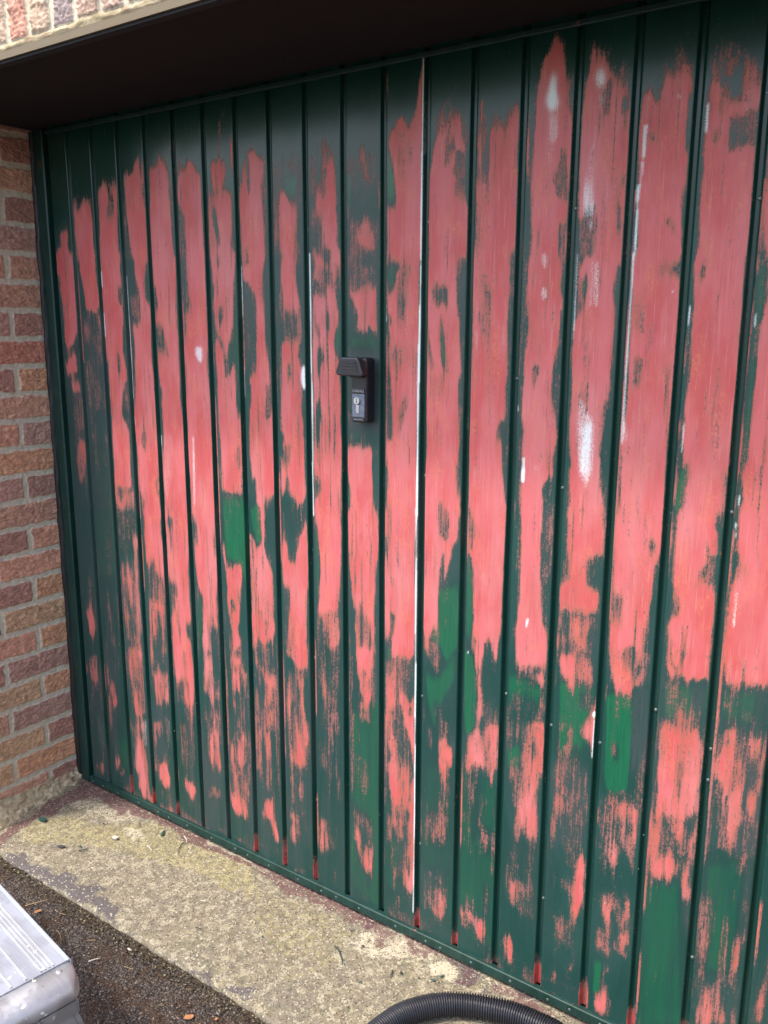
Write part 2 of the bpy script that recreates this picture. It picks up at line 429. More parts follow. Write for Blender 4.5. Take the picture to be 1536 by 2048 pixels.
r.7 1476,609 1512,619 1515,522 1483,512
r0g.9 1436,557 1463,561 1465,506 1438,498
r.35 1438,613 1464,620 1463,568 1440,565
w.8 1465,835 1473,841 1473,834 1468,815 1465,818
r.88 1541,1067 1615,1076 1615,988 1607,986 1585,970 1584,925 1604,925 1611,917 1610,878 1534,856 1534,913 1544,921 1544,996
r.4h.5 1605,1075 1616,1076 1616,988 1610,990
r.12 1538,920 1554,923 1551,984 1546,983
r.03g.2 1589,961 1601,976 1608,987 1618,966 1610,930 1589,926
r.5 1530,855 1610,872 1608,845 1593,825 1601,794 1578,789 1543,801
r.8 1534,849 1547,852 1547,798 1536,796
r0 1601,860 1619,880 1620,755 1605,778
r.93 1540,783 1574,788 1572,764 1570,739 1543,729 1540,763
r.5 1574,788 1601,787 1614,730 1581,722 1573,754
r.1g.9 1543,722 1614,727 1610,678 1603,551 1552,534
r.6 1556,736 1573,740 1571,716 1561,713
g.3 1581,718 1614,727 1614,679 1584,671
r.88 1611,702 1619,687 1618,594 1612,585 1601,606 1589,627 1598,661 1610,678
r.45 1561,633 1578,638 1578,610 1563,605
r.15 1559,601 1614,610 1617,555 1538,530
w1 1612,682 1619,681 1618,667 1610,669
w1 1614,665 1617,666 1618,584 1615,583
r.9 1633,1079 1719,1089 1720,1038 1717,952 1710,917 1710,867 1709,835 1709,783 1698,748 1686,735 1654,727 1646,755 1637,799 1637,851 1637,915
r.6 1636,922 1655,925 1660,804 1645,771 1636,818
r.68h.2 1682,861 1707,866 1710,771 1688,756
r.35 1699,1028 1709,1027 1707,1002 1699,1001
r.2 1711,991 1718,992 1714,867 1710,867
r1 1647,788 1676,801 1681,764 1680,734 1654,727 1647,762
r.03g.95 1638,721 1687,732 1690,633 1686,578 1644,564
r0h.7 1686,739 1714,752 1725,590 1690,579
r.5 1650,631 1670,631 1673,573 1657,568
r.96 1744,1092 1810,1101 1815,1022 1817,964 1818,889 1818,829 1820,786 1800,781 1765,778 1747,777 1742,842 1743,935 1744,1026
r.35g.5 1744,773 1820,786 1821,736 1791,702 1746,693
r.12h.7 1789,778 1815,781 1818,735 1792,728
r.6 1769,715 1787,720 1788,701 1770,700
r.78 1743,692 1765,695 1792,693 1817,694 1825,622 1743,596 1739,655
r.97 1760,677 1792,690 1786,610 1765,603
r.7 1730,1069 1735,1091 1738,1025 1733,970 1731,918
r.98 1843,1105 1899,1112 1924,842 1912,800 1883,796 1856,789 1845,789 1839,864 1840,954 1848,1013
r.3g.4 1843,785 1899,800 1900,758 1894,732 1842,723
r.02h.4 1900,791 1928,801 1934,737 1897,732
r.8 1856,789 1865,791 1866,773 1855,773
r.75 1843,717 1876,720 1876,689 1875,638 1847,629
r.4h.7 1877,711 1926,722 1932,657 1877,639
r.6 1885,710 1901,712 1900,690 1887,686
r.8 1831,1002 1835,1002 1835,976 1834,893 1830,910
r.8 1830,844 1835,845 1838,778 1834,780
w1 1828,962 1831,962 1834,923 1830,910 1828,922
w.9 1833,908 1838,894 1836,888
w.7 1849,970 1854,956 1853,900 1849,899 1848,937
w.9 1838,1080 1841,1081 1843,1047 1841,1047
w1 1855,790 1859,790 1857,785
r.7 46,76 79,87 67,47 51,48
r.8 144,107 168,115 181,84 164,68 149,79
r.85 246,140 284,151 284,70 303,28 251,26 246,52 233,69
r.9 336,168 365,177 384,140 374,100 352,98 332,123
r.4 335,71 358,84 356,57
r.8 326,39 412,43 411,28 325,25
r.75 441,158 468,157 487,138 471,102 451,105 438,122
r.6 532,230 590,248 575,217
r.75 548,178 580,179 584,136 564,129 533,138
r.4 621,258 697,282 692,144 678,120 627,121 620,163
r.85 623,174 655,170 685,147 672,117 627,126
r.3h.3 731,293 784,309 776,235 752,218 730,253
r.9 737,198 778,212 779,156 798,96 783,86 767,142 738,146
r.6 753,237 765,241 764,207 755,204
r.3 833,325 891,343 888,223 831,165
r.7 862,282 884,290 889,246 867,234
r.75 832,194 871,194 860,166 831,165
r.5 828,160 871,175 859,124 847,96 830,104
r.25h.3 954,363 984,372 979,334 958,310
r.88 934,212 955,219 956,124 932,119
r.2 957,175 987,186 987,136 956,129
r.8 977,207 983,207 981,192
g.4 1026,386 1109,412 1110,33 1024,55
r.33 1028,285 1091,255 1091,189 1042,189
r.75 1040,214 1067,202 1095,187 1091,123 1057,123 1042,175
r.9 1062,152 1091,154 1091,119 1066,122
r.4 1071,111 1091,114 1086,81 1074,80
g.3 1125,417 1205,442 1209,98 1127,107
r.9 1135,420 1169,431 1170,330 1151,328 1137,369
r.3 1169,431 1200,441 1202,316 1175,298
r.4 1133,292 1156,300 1152,239 1133,219
r.5 1147,288 1207,310 1207,123 1186,114 1162,130 1148,142 1176,188 1185,226 1157,249
r.88 1191,262 1201,407 1208,409 1211,125 1186,118 1176,149 1194,221
r.4 1160,90 1179,89 1177,79 1163,78
w.9 1207,443 1211,444 1210,68 1206,66
g.3 1227,449 1308,475 1317,102 1233,64
r.4 1242,335 1300,355 1301,311 1287,265 1248,275
r.3 1279,465 1300,472 1299,391 1284,418
r.3 1235,194 1297,219 1300,94 1242,56
r.7 1250,149 1268,157 1295,126 1291,90 1265,78 1250,115
g.35 1322,479 1410,507 1421,65 1333,66
r.2 1345,486 1377,496 1374,330 1358,324
r.6 1369,494 1405,505 1403,434 1394,470
r.62 1377,355 1409,343 1411,300 1387,291
r.4 1389,216 1401,212 1403,148 1391,135
r.78 1333,138 1362,147 1367,124 1395,144 1401,81 1381,76 1367,111 1348,73 1334,109
r.35 1431,273 1455,282 1458,196 1438,196
r.78 1440,124 1460,121 1463,56 1450,62 1441,91
r.5 1438,516 1508,538 1511,482 1512,366 1482,344 1447,350
r.85 1479,529 1497,534 1506,417 1511,381 1501,362 1473,386 1467,441 1485,466
r.2 1447,342 1508,365 1503,302 1449,280
r.35 1450,261 1508,273 1511,188 1492,179 1457,184
r.8 1451,241 1471,234 1468,189 1452,202
r.85 1451,112 1467,103 1469,67 1453,55
r.3h.5 1532,545 1609,570 1612,389 1538,361
r.42 1536,483 1561,485 1558,391 1541,381
r.38 1566,387 1612,382 1614,290 1606,230 1608,114 1592,75 1561,92 1556,207 1584,239
r.93 1602,375 1613,368 1614,290 1602,228 1595,232 1594,316 1600,355
r.6 1555,307 1584,319 1596,286 1568,274
r.8 1575,114 1600,122 1594,96 1580,89
r.9 1554,76 1565,93 1569,83 1563,60 1555,60
r.1g.9 1643,580 1685,594 1688,545 1660,515 1645,538
r.45 1633,513 1687,517 1710,511 1717,408 1700,402 1677,450 1667,389 1633,383 1629,461
r.75 1654,445 1671,448 1678,386 1669,354 1657,399
r.72 1681,452 1710,459 1715,386 1708,355 1701,392 1686,411
r.5h.2 1651,309 1671,318 1687,291 1714,288 1713,188 1700,178 1666,169 1645,171 1645,228 1665,241 1653,269
r.75 1698,322 1712,328 1716,204 1707,181 1697,233
r0g.9 1646,156 1660,147 1657,72 1647,67
r.55 1663,160 1699,136 1707,113 1688,99 1684,43 1660,30 1645,42 1650,69 1663,91
r.95 1650,69 1673,100 1674,34 1648,40
r.96 1739,611 1782,624 1787,515 1778,511 1745,503 1746,554
r.8 1779,623 1819,636 1823,528 1784,513
r.5 1734,495 1823,524 1822,429 1798,406 1742,369
r.85 1749,421 1777,439 1795,411 1783,396 1752,380
r.85 1800,421 1819,428 1818,352 1802,352 1797,399
r.7 1808,492 1820,496 1819,431 1812,429
r.2h.5 1806,346 1822,353 1823,291 1810,302
g.4 1736,366 1796,391 1823,87 1740,42
r.9 1743,95 1751,94 1747,87
r.75 1838,642 1868,651 1876,491 1865,480 1855,499 1855,607
r.4h.7 1865,650 1921,668 1924,483 1905,476 1876,484
r.38h.5 1907,329 1908,477 1919,481 1923,336 1908,243 1900,239
g.4 1841,451 1903,475 1900,239 1851,215
r.22 1832,378 1849,386 1862,108 1847,100
r.45s 1854,216 1914,246 1923,141 1847,100
r.85s 1855,199 1877,195 1887,143 1883,119 1850,102 1848,167
r.45s 1947,252 1968,272 1977,170 1947,154
"""
# stains on the concrete, millimetres (x,y)
GROUND_MASK = """
d.8 38,-326 6,-202 -22,-22 -15,21 111,13 275,5 389,0 709,-2 730,-24 647,-24 465,-37 383,-25 310,-25 234,-47 218,-70 102,-41 53,-76 61,-184 53,-232 83,-323 118,-365 111,-370
k.95 136,-371 170,-318 225,-344 286,-335 318,-347 345,-310 396,-342 451,-302 476,-301 471,-337 528,-335 568,-322 606,-370 509,-365 411,-372 348,-376 293,-374 215,-386
k.8 836,-368 893,-346 935,-366 992,-342 1007,-314 1050,-359 988,-363 921,-372
k.4 636,-355 662,-351 677,-369 655,-370
y.9 30,-270 80,-169 215,-126 370,-14 725,-18 819,-117 570,-130 367,-185 223,-241 131,-308
c.7 297,-108 336,-70 371,-105 344,-134
c.9 343,9 704,3 712,-5 634,-11 356,-2
c.5 -16,-115 138,-38 303,-19 273,-84 89,-119
y.6 773,-69 1025,-45 1094,-68 1099,-198 973,-223 904,-205
d.7 725,-18 878,23 1007,18 1090,2 1169,1 1179,-41 1164,-72 1125,-45 1086,-45 1038,-36 983,-38 930,-37 869,-49 775,-34
k.8 1072,-40 1064,-2 1108,-8 1110,-31 1099,-43
d.8 1195,-23 1217,-14 1254,-21 1253,-54 1217,-41
k.8 1279,-3 1387,-3 1390,-44 1377,-65 1361,-70 1352,-59 1354,-39 1339,-19 1305,-17
d.5 1279,-3 1387,-3 1390,-44 1377,-65 1361,-70 1352,-59 1354,-39 1339,-19 1305,-17
c1 1283,-39 1323,-11 1349,-43 1351,-78 1320,-69
c.7 1081,-77 1114,-17 1189,1 1266,-5 1284,-32 1238,-72 1174,-112
c1 1386,-9 1471,-9 1482,-30 1424,-25
d.7 1406,-7 1471,-9 1486,-39 1424,-25
k.9 1407,-31 1432,-31 1441,-54 1429,-63
c1 704,3 787,7 779,-7 717,-10
c1 941,-5 1026,-7 1034,-16 956,-11
k.3 986,-292 1023,-278 1059,-264 1154,-195 1175,-222 1144,-263 1187,-330 1101,-362 1047,-355
k.4 1145,-208 1160,-197 1172,-213 1161,-221
d.7 1473,-13 1529,-8 1583,-9 1559,-31 1491,-47
c.9 1464,4 1514,-1 1532,-6 1486,-39
k.8 1464,4 1480,4 1528,3 1512,-20 1475,-18
"""

# ---------------------------------------------------------------- numpy noise
TAB = rng.random((256, 256))
def vn(x, y, seed=0):
    x = np.asarray(x, float) + seed * 17.31; y = np.asarray(y, float) + seed * 9.77
    xi = np.floor(x).astype(int); yi = np.floor(y).astype(int)
    fx = x - xi; fy = y - yi; fx = fx * fx * (3 - 2 * fx); fy = fy * fy * (3 - 2 * fy)
    a = TAB[xi & 255, yi & 255]; b = TAB[(xi + 1) & 255, yi & 255]
    c = TAB[xi & 255, (yi + 1) & 255]; d = TAB[(xi + 1) & 255, (yi + 1) & 255]
    return (a * (1 - fx) + b * fx) * (1 - fy) + (c * (1 - fx) + d * fx) * fy
def fbm(x, y, o=3, seed=0):
    s = 0; t = 0; a = 1.0
    for i in range(o):
        s = s + a * vn(x * 2 ** i, y * 2 ** i, seed + i * 3); t += a; a *= 0.5
    return s / t
def sstep(a, b, x):
    t = np.clip((x - a) / (b - a), 0, 1); return t * t * (3 - 2 * t)

# ---------------------------------------------------------------- object helpers
COL = sc.collection
def empty(name, loc, label, cat, group=None):
    o = bpy.data.objects.new(name, None); COL.objects.link(o); o.location = loc; o.empty_display_size = 0.1
    o['label'] = label; o['category'] = cat
    if group: o['group'] = group
    return o
def basepos(parent):
    p = Vector((0, 0, 0))
    while parent is not None:
        p += parent.location; parent = parent.parent
    return p
def link(name, me, mat, parent=None, smooth=False, **props):
    """me holds world coordinates; it is shifted to the parent's base."""
    o = bpy.data.objects.new(name, me); COL.objects.link(o)
    if parent is not None:
        o.parent = parent; me.transform(Matrix.Translation(-basepos(parent)))
    if mat: me.materials.append(mat)
    if smooth: me.polygons.foreach_set('use_smooth', [True] * len(me.polygons))
    for k, v in props.items(): o[k] = v
    return o
def grid(name, P, attrs=None):
    ny, nx, _ = P.shape
    me = bpy.data.meshes.new(name)
    me.vertices.add(nx * ny); me.vertices.foreach_set('co', P.reshape(-1).astype(np.float32))
    i = np.arange(nx * ny).reshape(ny, nx)
    q = np.stack([i[:-1, :-1], i[:-1, 1:], i[1:, 1:], i[1:, :-1]], -1).reshape(-1)
    n = (nx - 1) * (ny - 1)
    me.loops.add(4 * n); me.loops.foreach_set('vertex_index', q.astype(np.int32))
    me.polygons.add(n); me.polygons.foreach_set('loop_start', (np.arange(n) * 4).astype(np.int32))
    me.polygons.foreach_set('loop_total', np.full(n, 4, np.int32))
    me.update(calc_edges=True)
    for k, a in (attrs or {}).items():
        A = np.ones((nx * ny, 4), np.float32); a = a.reshape(nx * ny, -1); A[:, :a.shape[1]] = a
        at = me.attributes.new(k, 'FLOAT_COLOR', 'POINT'); at.data.foreach_set('color', A.reshape(-1))
    return me
def box_bm(bm, x0, x1, y0, y1, z0, z1, bev=0.0, seg=2, M=None):
    r = bmesh.ops.create_cube(bm, size=1.0)
    vs = r['verts']
    for v in vs:
        v.co = Vector(((x0 + x1) / 2 + v.co.x * (x1 - x0), (y0 + y1) / 2 + v.co.y * (y1 - y0), (z0 + z1) / 2 + v.co.z * (z1 - z0)))
    if M is not None:
        for v in vs: v.co = M @ v.co
    if bev > 0:
        es = list({e for v in vs for e in v.link_edges})
        bmesh.ops.bevel(bm, geom=es, offset=bev, segments=seg, affect='EDGES', profile=0.5)
def bm_mesh(bm, name='m'):
    bmesh.ops.recalc_face_normals(bm, faces=bm.faces)
    me = bpy.data.meshes.new(name); bm.to_mesh(me); bm.free(); return me
def box(name, x0, x1, y0, y1, z0, z1, mat, parent=None, bev=0.0, M=None, smooth=False, **props):
    bm = bmesh.new(); box_bm(bm, x0, x1, y0, y1, z0, z1, bev, 2, M)
    return link(name, bm_mesh(bm), mat, parent, smooth, **props)
def prism(pts, y0, y1, ax, bev=0):
    """pts: closed outline (a,b); extruded along y from y0 to y1; ax maps (a,b,y) -> world."""
    bm = bmesh.new()
    A = [bm.verts.new(ax(a, b, y0)) for a, b in pts]; B = [bm.verts.new(ax(a, b, y1)) for a, b in pts]
    bm.faces.new(A); bm.faces.new(list(reversed(B)))
    n = len(pts)
    for i in range(n): bm.faces.new((A[i], B[i], B[(i + 1) % n], A[(i + 1) % n]))
    if bev:
        bmesh.ops.recalc_face_normals(bm, faces=bm.faces)
        bmesh.ops.bevel(bm, geom=list(bm.edges), offset=bev, segments=2, affect='EDGES', profile=0.5)
    return bm

# ---------------------------------------------------------------- material helpers
class NT:
    def __init__(s, name):
        s.m = bpy.data.materials.new(name); s.m.use_nodes = True
        s.t = s.m.node_tree; s.n = s.t.nodes; s.b = s.n['Principled BSDF']
    def new(s, t, **kw):
        n = s.n.new(t)
        for k, v in kw.items(): setattr(n, k, v)
        return n
    def put(s, sock, v):
        if isinstance(v, bpy.types.NodeSocket): s.t.links.new(v, sock)
        elif isinstance(v, (tuple, list)): sock.default_value = tuple(v) + ((1,) if len(v) == 3 and len(sock.default_value) == 4 else ())
        else: sock.default_value = v
    def math(s, op, a, b=0.5, c=0.0, clamp=False):
        n = s.new('ShaderNodeMath', operation=op, use_clamp=clamp)
        s.put(n.inputs[0], a); s.put(n.inputs[1], b)
        if op in ('MULTIPLY_ADD', 'SMOOTH_MIN'): s.put(n.inputs[2], c)
        return n.outputs[0]
    def pos(s, scale=(1, 1, 1)):
        g = s.new('ShaderNodeTexCoord')
        n = s.new('ShaderNodeMapping'); s.t.links.new(g.outputs['Object'], n.inputs[0]); n.inputs['Scale'].default_value = scale
        return n.outputs[0]
    def noise(s, scale=(1, 1, 1), detail=2, rough=0.5, dist=0.0):
        n = s.new('ShaderNodeTexNoise'); s.t.links.new(s.pos(scale), n.inputs['Vector']); n.inputs['Scale'].default_value = 1
        n.inputs['Detail'].default_value = detail; n.inputs['Roughness'].default_value = rough; n.inputs['Distortion'].default_value = dist
        return n.outputs[0]
    def ramp(s, v, a, b, lo=0.0, hi=1.0, smooth=True):
        n = s.new('ShaderNodeMapRange'); n.interpolation_type = 'SMOOTHSTEP' if smooth else 'LINEAR'
        s.put(n.inputs[0], v); n.inputs[1].default_value = a; n.inputs[2].default_value = b
        n.inputs[3].default_value = lo; n.inputs[4].default_value = hi
        return n.outputs[0]
    def mix(s, f, a, b, blend='MIX'):
        n = s.new('ShaderNodeMix', data_type='RGBA', blend_type=blend)
        s.put(n.inputs[0], f); s.put(n.inputs[6], a); s.put(n.inputs[7], b)
        return n.outputs[2]
    def attr(s, name):
        n = s.new('ShaderNodeAttribute', attribute_name=name)
        p = s.new('ShaderNodeSeparateColor'); s.t.links.new(n.outputs['Color'], p.inputs[0])
        return n.outputs['Color'], p.outputs[0], p.outputs[1], p.outputs[2], n.outputs['Alpha']
    def bump(s, h, strength=0.3, dist=0.001, prev=None):
        n = s.new('ShaderNodeBump'); s.put(n.inputs['Height'], h); n.inputs['Strength'].default_value = strength
        n.inputs['Distance'].default_value = dist
        if prev: s.t.links.new(prev, n.inputs['Normal'])
        s.t.links.new(n.outputs[0], s.b.inputs['Normal']); return n.outputs[0]
    def fin(s, col=None, rough=None, metal=None, spec=None):
        if col is not None: s.put(s.b.inputs['Base Color'], col)
        if rough is not None: s.put(s.b.inputs['Roughness'], rough)
        if metal is not None: s.put(s.b.inputs['Metallic'], metal)
        if spec is not None: s.put(s.b.inputs['Specular IOR Level'], spec)
        return s.m

def mat_door():
    t = NT('worn_door_paint')
    _, R, G, W, Sd = t.attr('wear'); _, H, K, _, _ = t.attr('wear2')
    n1 = t.ramp(t.noise((230, 200, 150), 3, 0.6), 0.32, 0.68, smooth=False)
    n1b = t.ramp(t.noise((700, 500, 460), 2, 0.6), 0.3, 0.7, smooth=False)
    n2 = t.ramp(t.noise((270, 200, 9), 4, 0.7), 0.3, 0.7, smooth=False)
    n3 = t.ramp(t.noise((90, 60, 40), 3, 0.6), 0.3, 0.7, smooth=False)
    big = t.ramp(t.noise((7, 7, 4), 2, 0.5), 0.35, 0.65)
    th = t.math('ADD', t.math('MULTIPLY', n1, 0.20), t.math('ADD', t.math('MULTIPLY', n2, 0.36), t.math('ADD', t.math('MULTIPLY', n3, 0.16), t.math('MULTIPLY', n1b, 0.28))))
    th = t.ramp(th, 0.2, 0.8, smooth=False)
    rm = t.ramp(t.math('SUBTRACT', R, th), -0.13, 0.15)
    # green coats
    gclean = t.mix(big, (0.003, 0.030, 0.021), (0.005, 0.036, 0.028))
    gsand = t.mix(n2, (0.010, 0.046, 0.041), (0.019, 0.062, 0.055))
    g = t.mix(t.math('MULTIPLY', Sd, 0.85), gclean, gsand)
    bright = t.mix(n2, (0.006, 0.070, 0.034), (0.010, 0.120, 0.056))
    g = t.mix(t.ramp(t.math('SUBTRACT', t.math('MULTIPLY', G, 1.2), t.math('MULTIPLY', n2, 0.4)), 0.0, 0.6), g, bright)
    haze = t.mix(n1, (0.040, 0.056, 0.066), (0.085, 0.074, 0.080))
    g = t.mix(t.math('MULTIPLY', t.math('MULTIPLY', H, 0.75), t.math('MULTIPLY_ADD', n2, 0.6, 0.4)), g, haze)
    ghost = t.math('MULTIPLY', t.ramp(t.math('SUBTRACT', R, t.math('MULTIPLY', th, 0.9)), -0.30, 0.05), t.math('MULTIPLY', t.ramp(R, 0.02, 0.2), 0.75))
    g = t.mix(ghost, g, t.mix(n2, (0.085, 0.052, 0.052), (0.16, 0.080, 0.075)))
    # red undercoat
    red = t.mix(t.ramp(t.noise((14, 10, 5), 3, 0.55), 0.4, 0.6), (0.45, 0.080, 0.080), (0.50, 0.118, 0.124))
    orange = t.mix(n1, (0.50, 0.11, 0.062), (0.56, 0.175, 0.105))
    org = t.math('MULTIPLY', t.ramp(R, 0.98, 0.45), 0.8)
    red = t.mix(t.math('MAXIMUM', org, t.math('MULTIPLY', t.ramp(t.noise((24, 20, 11), 3, 0.6), 0.5, 0.64), t.math('MULTIPLY', n1, 0.75))), red, orange)
    red = t.mix(t.ramp(n2, 0.58, 1.0, 0, 0.5), red, (0.58, 0.24, 0.20))
    chalk = t.ramp(t.noise((11, 10, 3), 4, 0.6), 0.45, 0.7, 0, 0.5); red = t.mix(chalk, red, (0.50, 0.19, 0.19))
    red = t.mix(t.ramp(n2, 0.36, 0.0, 0, 0.5), red, (0.30, 0.085, 0.085))
    stain = t.math('MULTIPLY', t.ramp(t.noise((60, 60, 6), 3, 0.6), 0.56, 0.7), t.ramp(n1, 0.75, 0.2))
    red = t.mix(t.math('MULTIPLY', stain, 0.75), red, (0.13, 0.085, 0.085))
    red = t.mix(K, red, (0.22, 0.025, 0.02))
    thin = t.math('MULTIPLY_ADD', t.ramp(t.math('SUBTRACT', R, t.math('MULTIPLY', t.math('SUBTRACT', 1.0, n3), 0.25)), 0.20, 0.80), 0.52, 0.48)
    col = t.mix(t.math('MULTIPLY', rm, thin), g, red)
    # a pale fringe where the green coat feathers out
    edge = t.math('MULTIPLY', t.ramp(rm, 0.0, 0.5), t.ramp(rm, 1.0, 0.5))
    col = t.mix(t.math('MULTIPLY', edge, 0.35), col, (0.20, 0.17, 0.15))
    wm = t.ramp(t.math('SUBTRACT', t.math('MULTIPLY', W, 1.2), t.math('ADD', t.math('MULTIPLY', n2, 0.35), t.math('MULTIPLY', n1b, 0.55))), -0.25, 0.6)
    wm = t.math('MULTIPLY', wm, t.ramp(W, 0.02, 0.22))
    col = t.mix(wm, col, (0.66, 0.70, 0.71))
    specks = t.ramp(t.noise((160, 160, 120), 1, 0.5), 0.83, 0.85)
    col = t.mix(specks, col, (0.75, 0.72, 0.7))
    rough = t.mix(rm, t.mix(Sd, (0.22, 0.22, 0.22), (0.42, 0.42, 0.42)), (0.5, 0.5, 0.5))
    h = t.math('ADD', t.math('MULTIPLY', rm, -0.9), t.math('MULTIPLY', t.math('ADD', n2, n1), t.math('MULTIPLY_ADD', Sd, 0.16, 0.02)))
    b1 = t.bump(t.noise((5, 5, 3), 2, 0.5), 0.35, 0.01)
    t.bump(h, 0.5, 0.0007, b1)
    return t.fin(col, rough, spec=0.30)

def mat_green(name, rust=0.0):
    t = NT(name)
    n2 = t.ramp(t.noise((60, 60, 6), 3, 0.6), 0.3, 0.7)
    g = t.mix(n2, (0.006, 0.030, 0.023), (0.012, 0.044, 0.037))
    sp = t.ramp(t.noise((55, 55, 30), 4, 0.65), 0.66, 0.70)
    col = t.mix(t.math('MULTIPLY', sp, rust), g, (0.42, 0.07, 0.05))
    t.bump(t.noise((300, 300, 60), 2, 0.5), 0.2, 0.0004)
    return t.fin(col, 0.4, spec=0.35)

def mat_brick():
    t = NT('wire_cut_brick')
    c, r, g, b, mort = t.attr('brick')
    fine = t.noise((420, 420, 420), 3, 0.65)
    mid = t.noise((70, 70, 70), 4, 0.65)
    col = t.mix(t.ramp(mid, 0.35, 0.65, 0.0, 0.55), c, t.mix(1.0, c, (0.62, 0.55, 0.58), 'MULTIPLY'))
    col = t.mix(t.ramp(fine, 0.5, 0.7, 0, 0.6), col, (0.52, 0.34, 0.25)); col = t.mix(t.ramp(fine, 0.44, 0.30, 0, 0.5), col, (0.2, 0.075, 0.055))
    pits = t.ramp(t.noise((190, 190, 190), 2, 0.5), 0.72, 0.76)
    brickc = t.mix(pits, col, (0.05, 0.035, 0.03)); brickc = t.mix(t.ramp(t.noise((150, 150, 380), 3, 0.7), 0.40, 0.30, 0, 0.75), brickc, (0.14, 0.07, 0.055))
    mc = t.mix(t.ramp(mid, 0.3, 0.7), (0.50, 0.435, 0.32), (0.62, 0.55, 0.42))
    mc = t.mix(t.ramp(fine, 0.55, 0.8, 0, 0.4), mc, (0.30, 0.26, 0.20))
    col = t.mix(t.ramp(mort, 0.35, 0.65), brickc, mc)
    b1 = t.bump(t.noise((110, 110, 260), 4, 0.7), 0.7, 0.0018)
    t.bump(fine, 0.9, 0.0014, b1)
    return t.fin(col, 0.92, spec=0.25)

def mat_simple(name, col, rough, metal=0.0, nscale=60, amt=0.25, bump=0.2, dark=None):
    t = NT(name)
    n = t.ramp(t.noise((nscale,) * 3, 4, 0.6), 0.3, 0.7)
    d = dark or tuple(c * 0.6 for c in col)
    c = t.mix(t.math('MULTIPLY', n, amt * 2), col, d)
    t.bump(t.noise((nscale * 5,) * 3, 3, 0.6), bump, 0.0006)
    return t.fin(c, rough, metal)

def mat_mortar():
    t = NT('rough_mortar')
    mid = t.noise((45, 45, 60), 4, 0.65); fine = t.noise((300,) * 3, 3, 0.7)
    c = t.mix(t.ramp(mid, 0.35, 0.65), (0.52, 0.43, 0.28), (0.33, 0.265, 0.16))
    c = t.mix(t.ramp(t.noise((18, 18, 10), 3, 0.6), 0.5, 0.7, 0, 0.6), c, (0.36, 0.17, 0.11))
    c = t.mix(t.ramp(fine, 0.6, 0.75, 0, 0.5), c, (0.12, 0.11, 0.08))
    b = t.bump(t.noise((80, 80, 90), 5, 0.7), 0.9, 0.004); t.bump(fine, 0.6, 0.001, b)
    return t.fin(c, 0.95, spec=0.2)

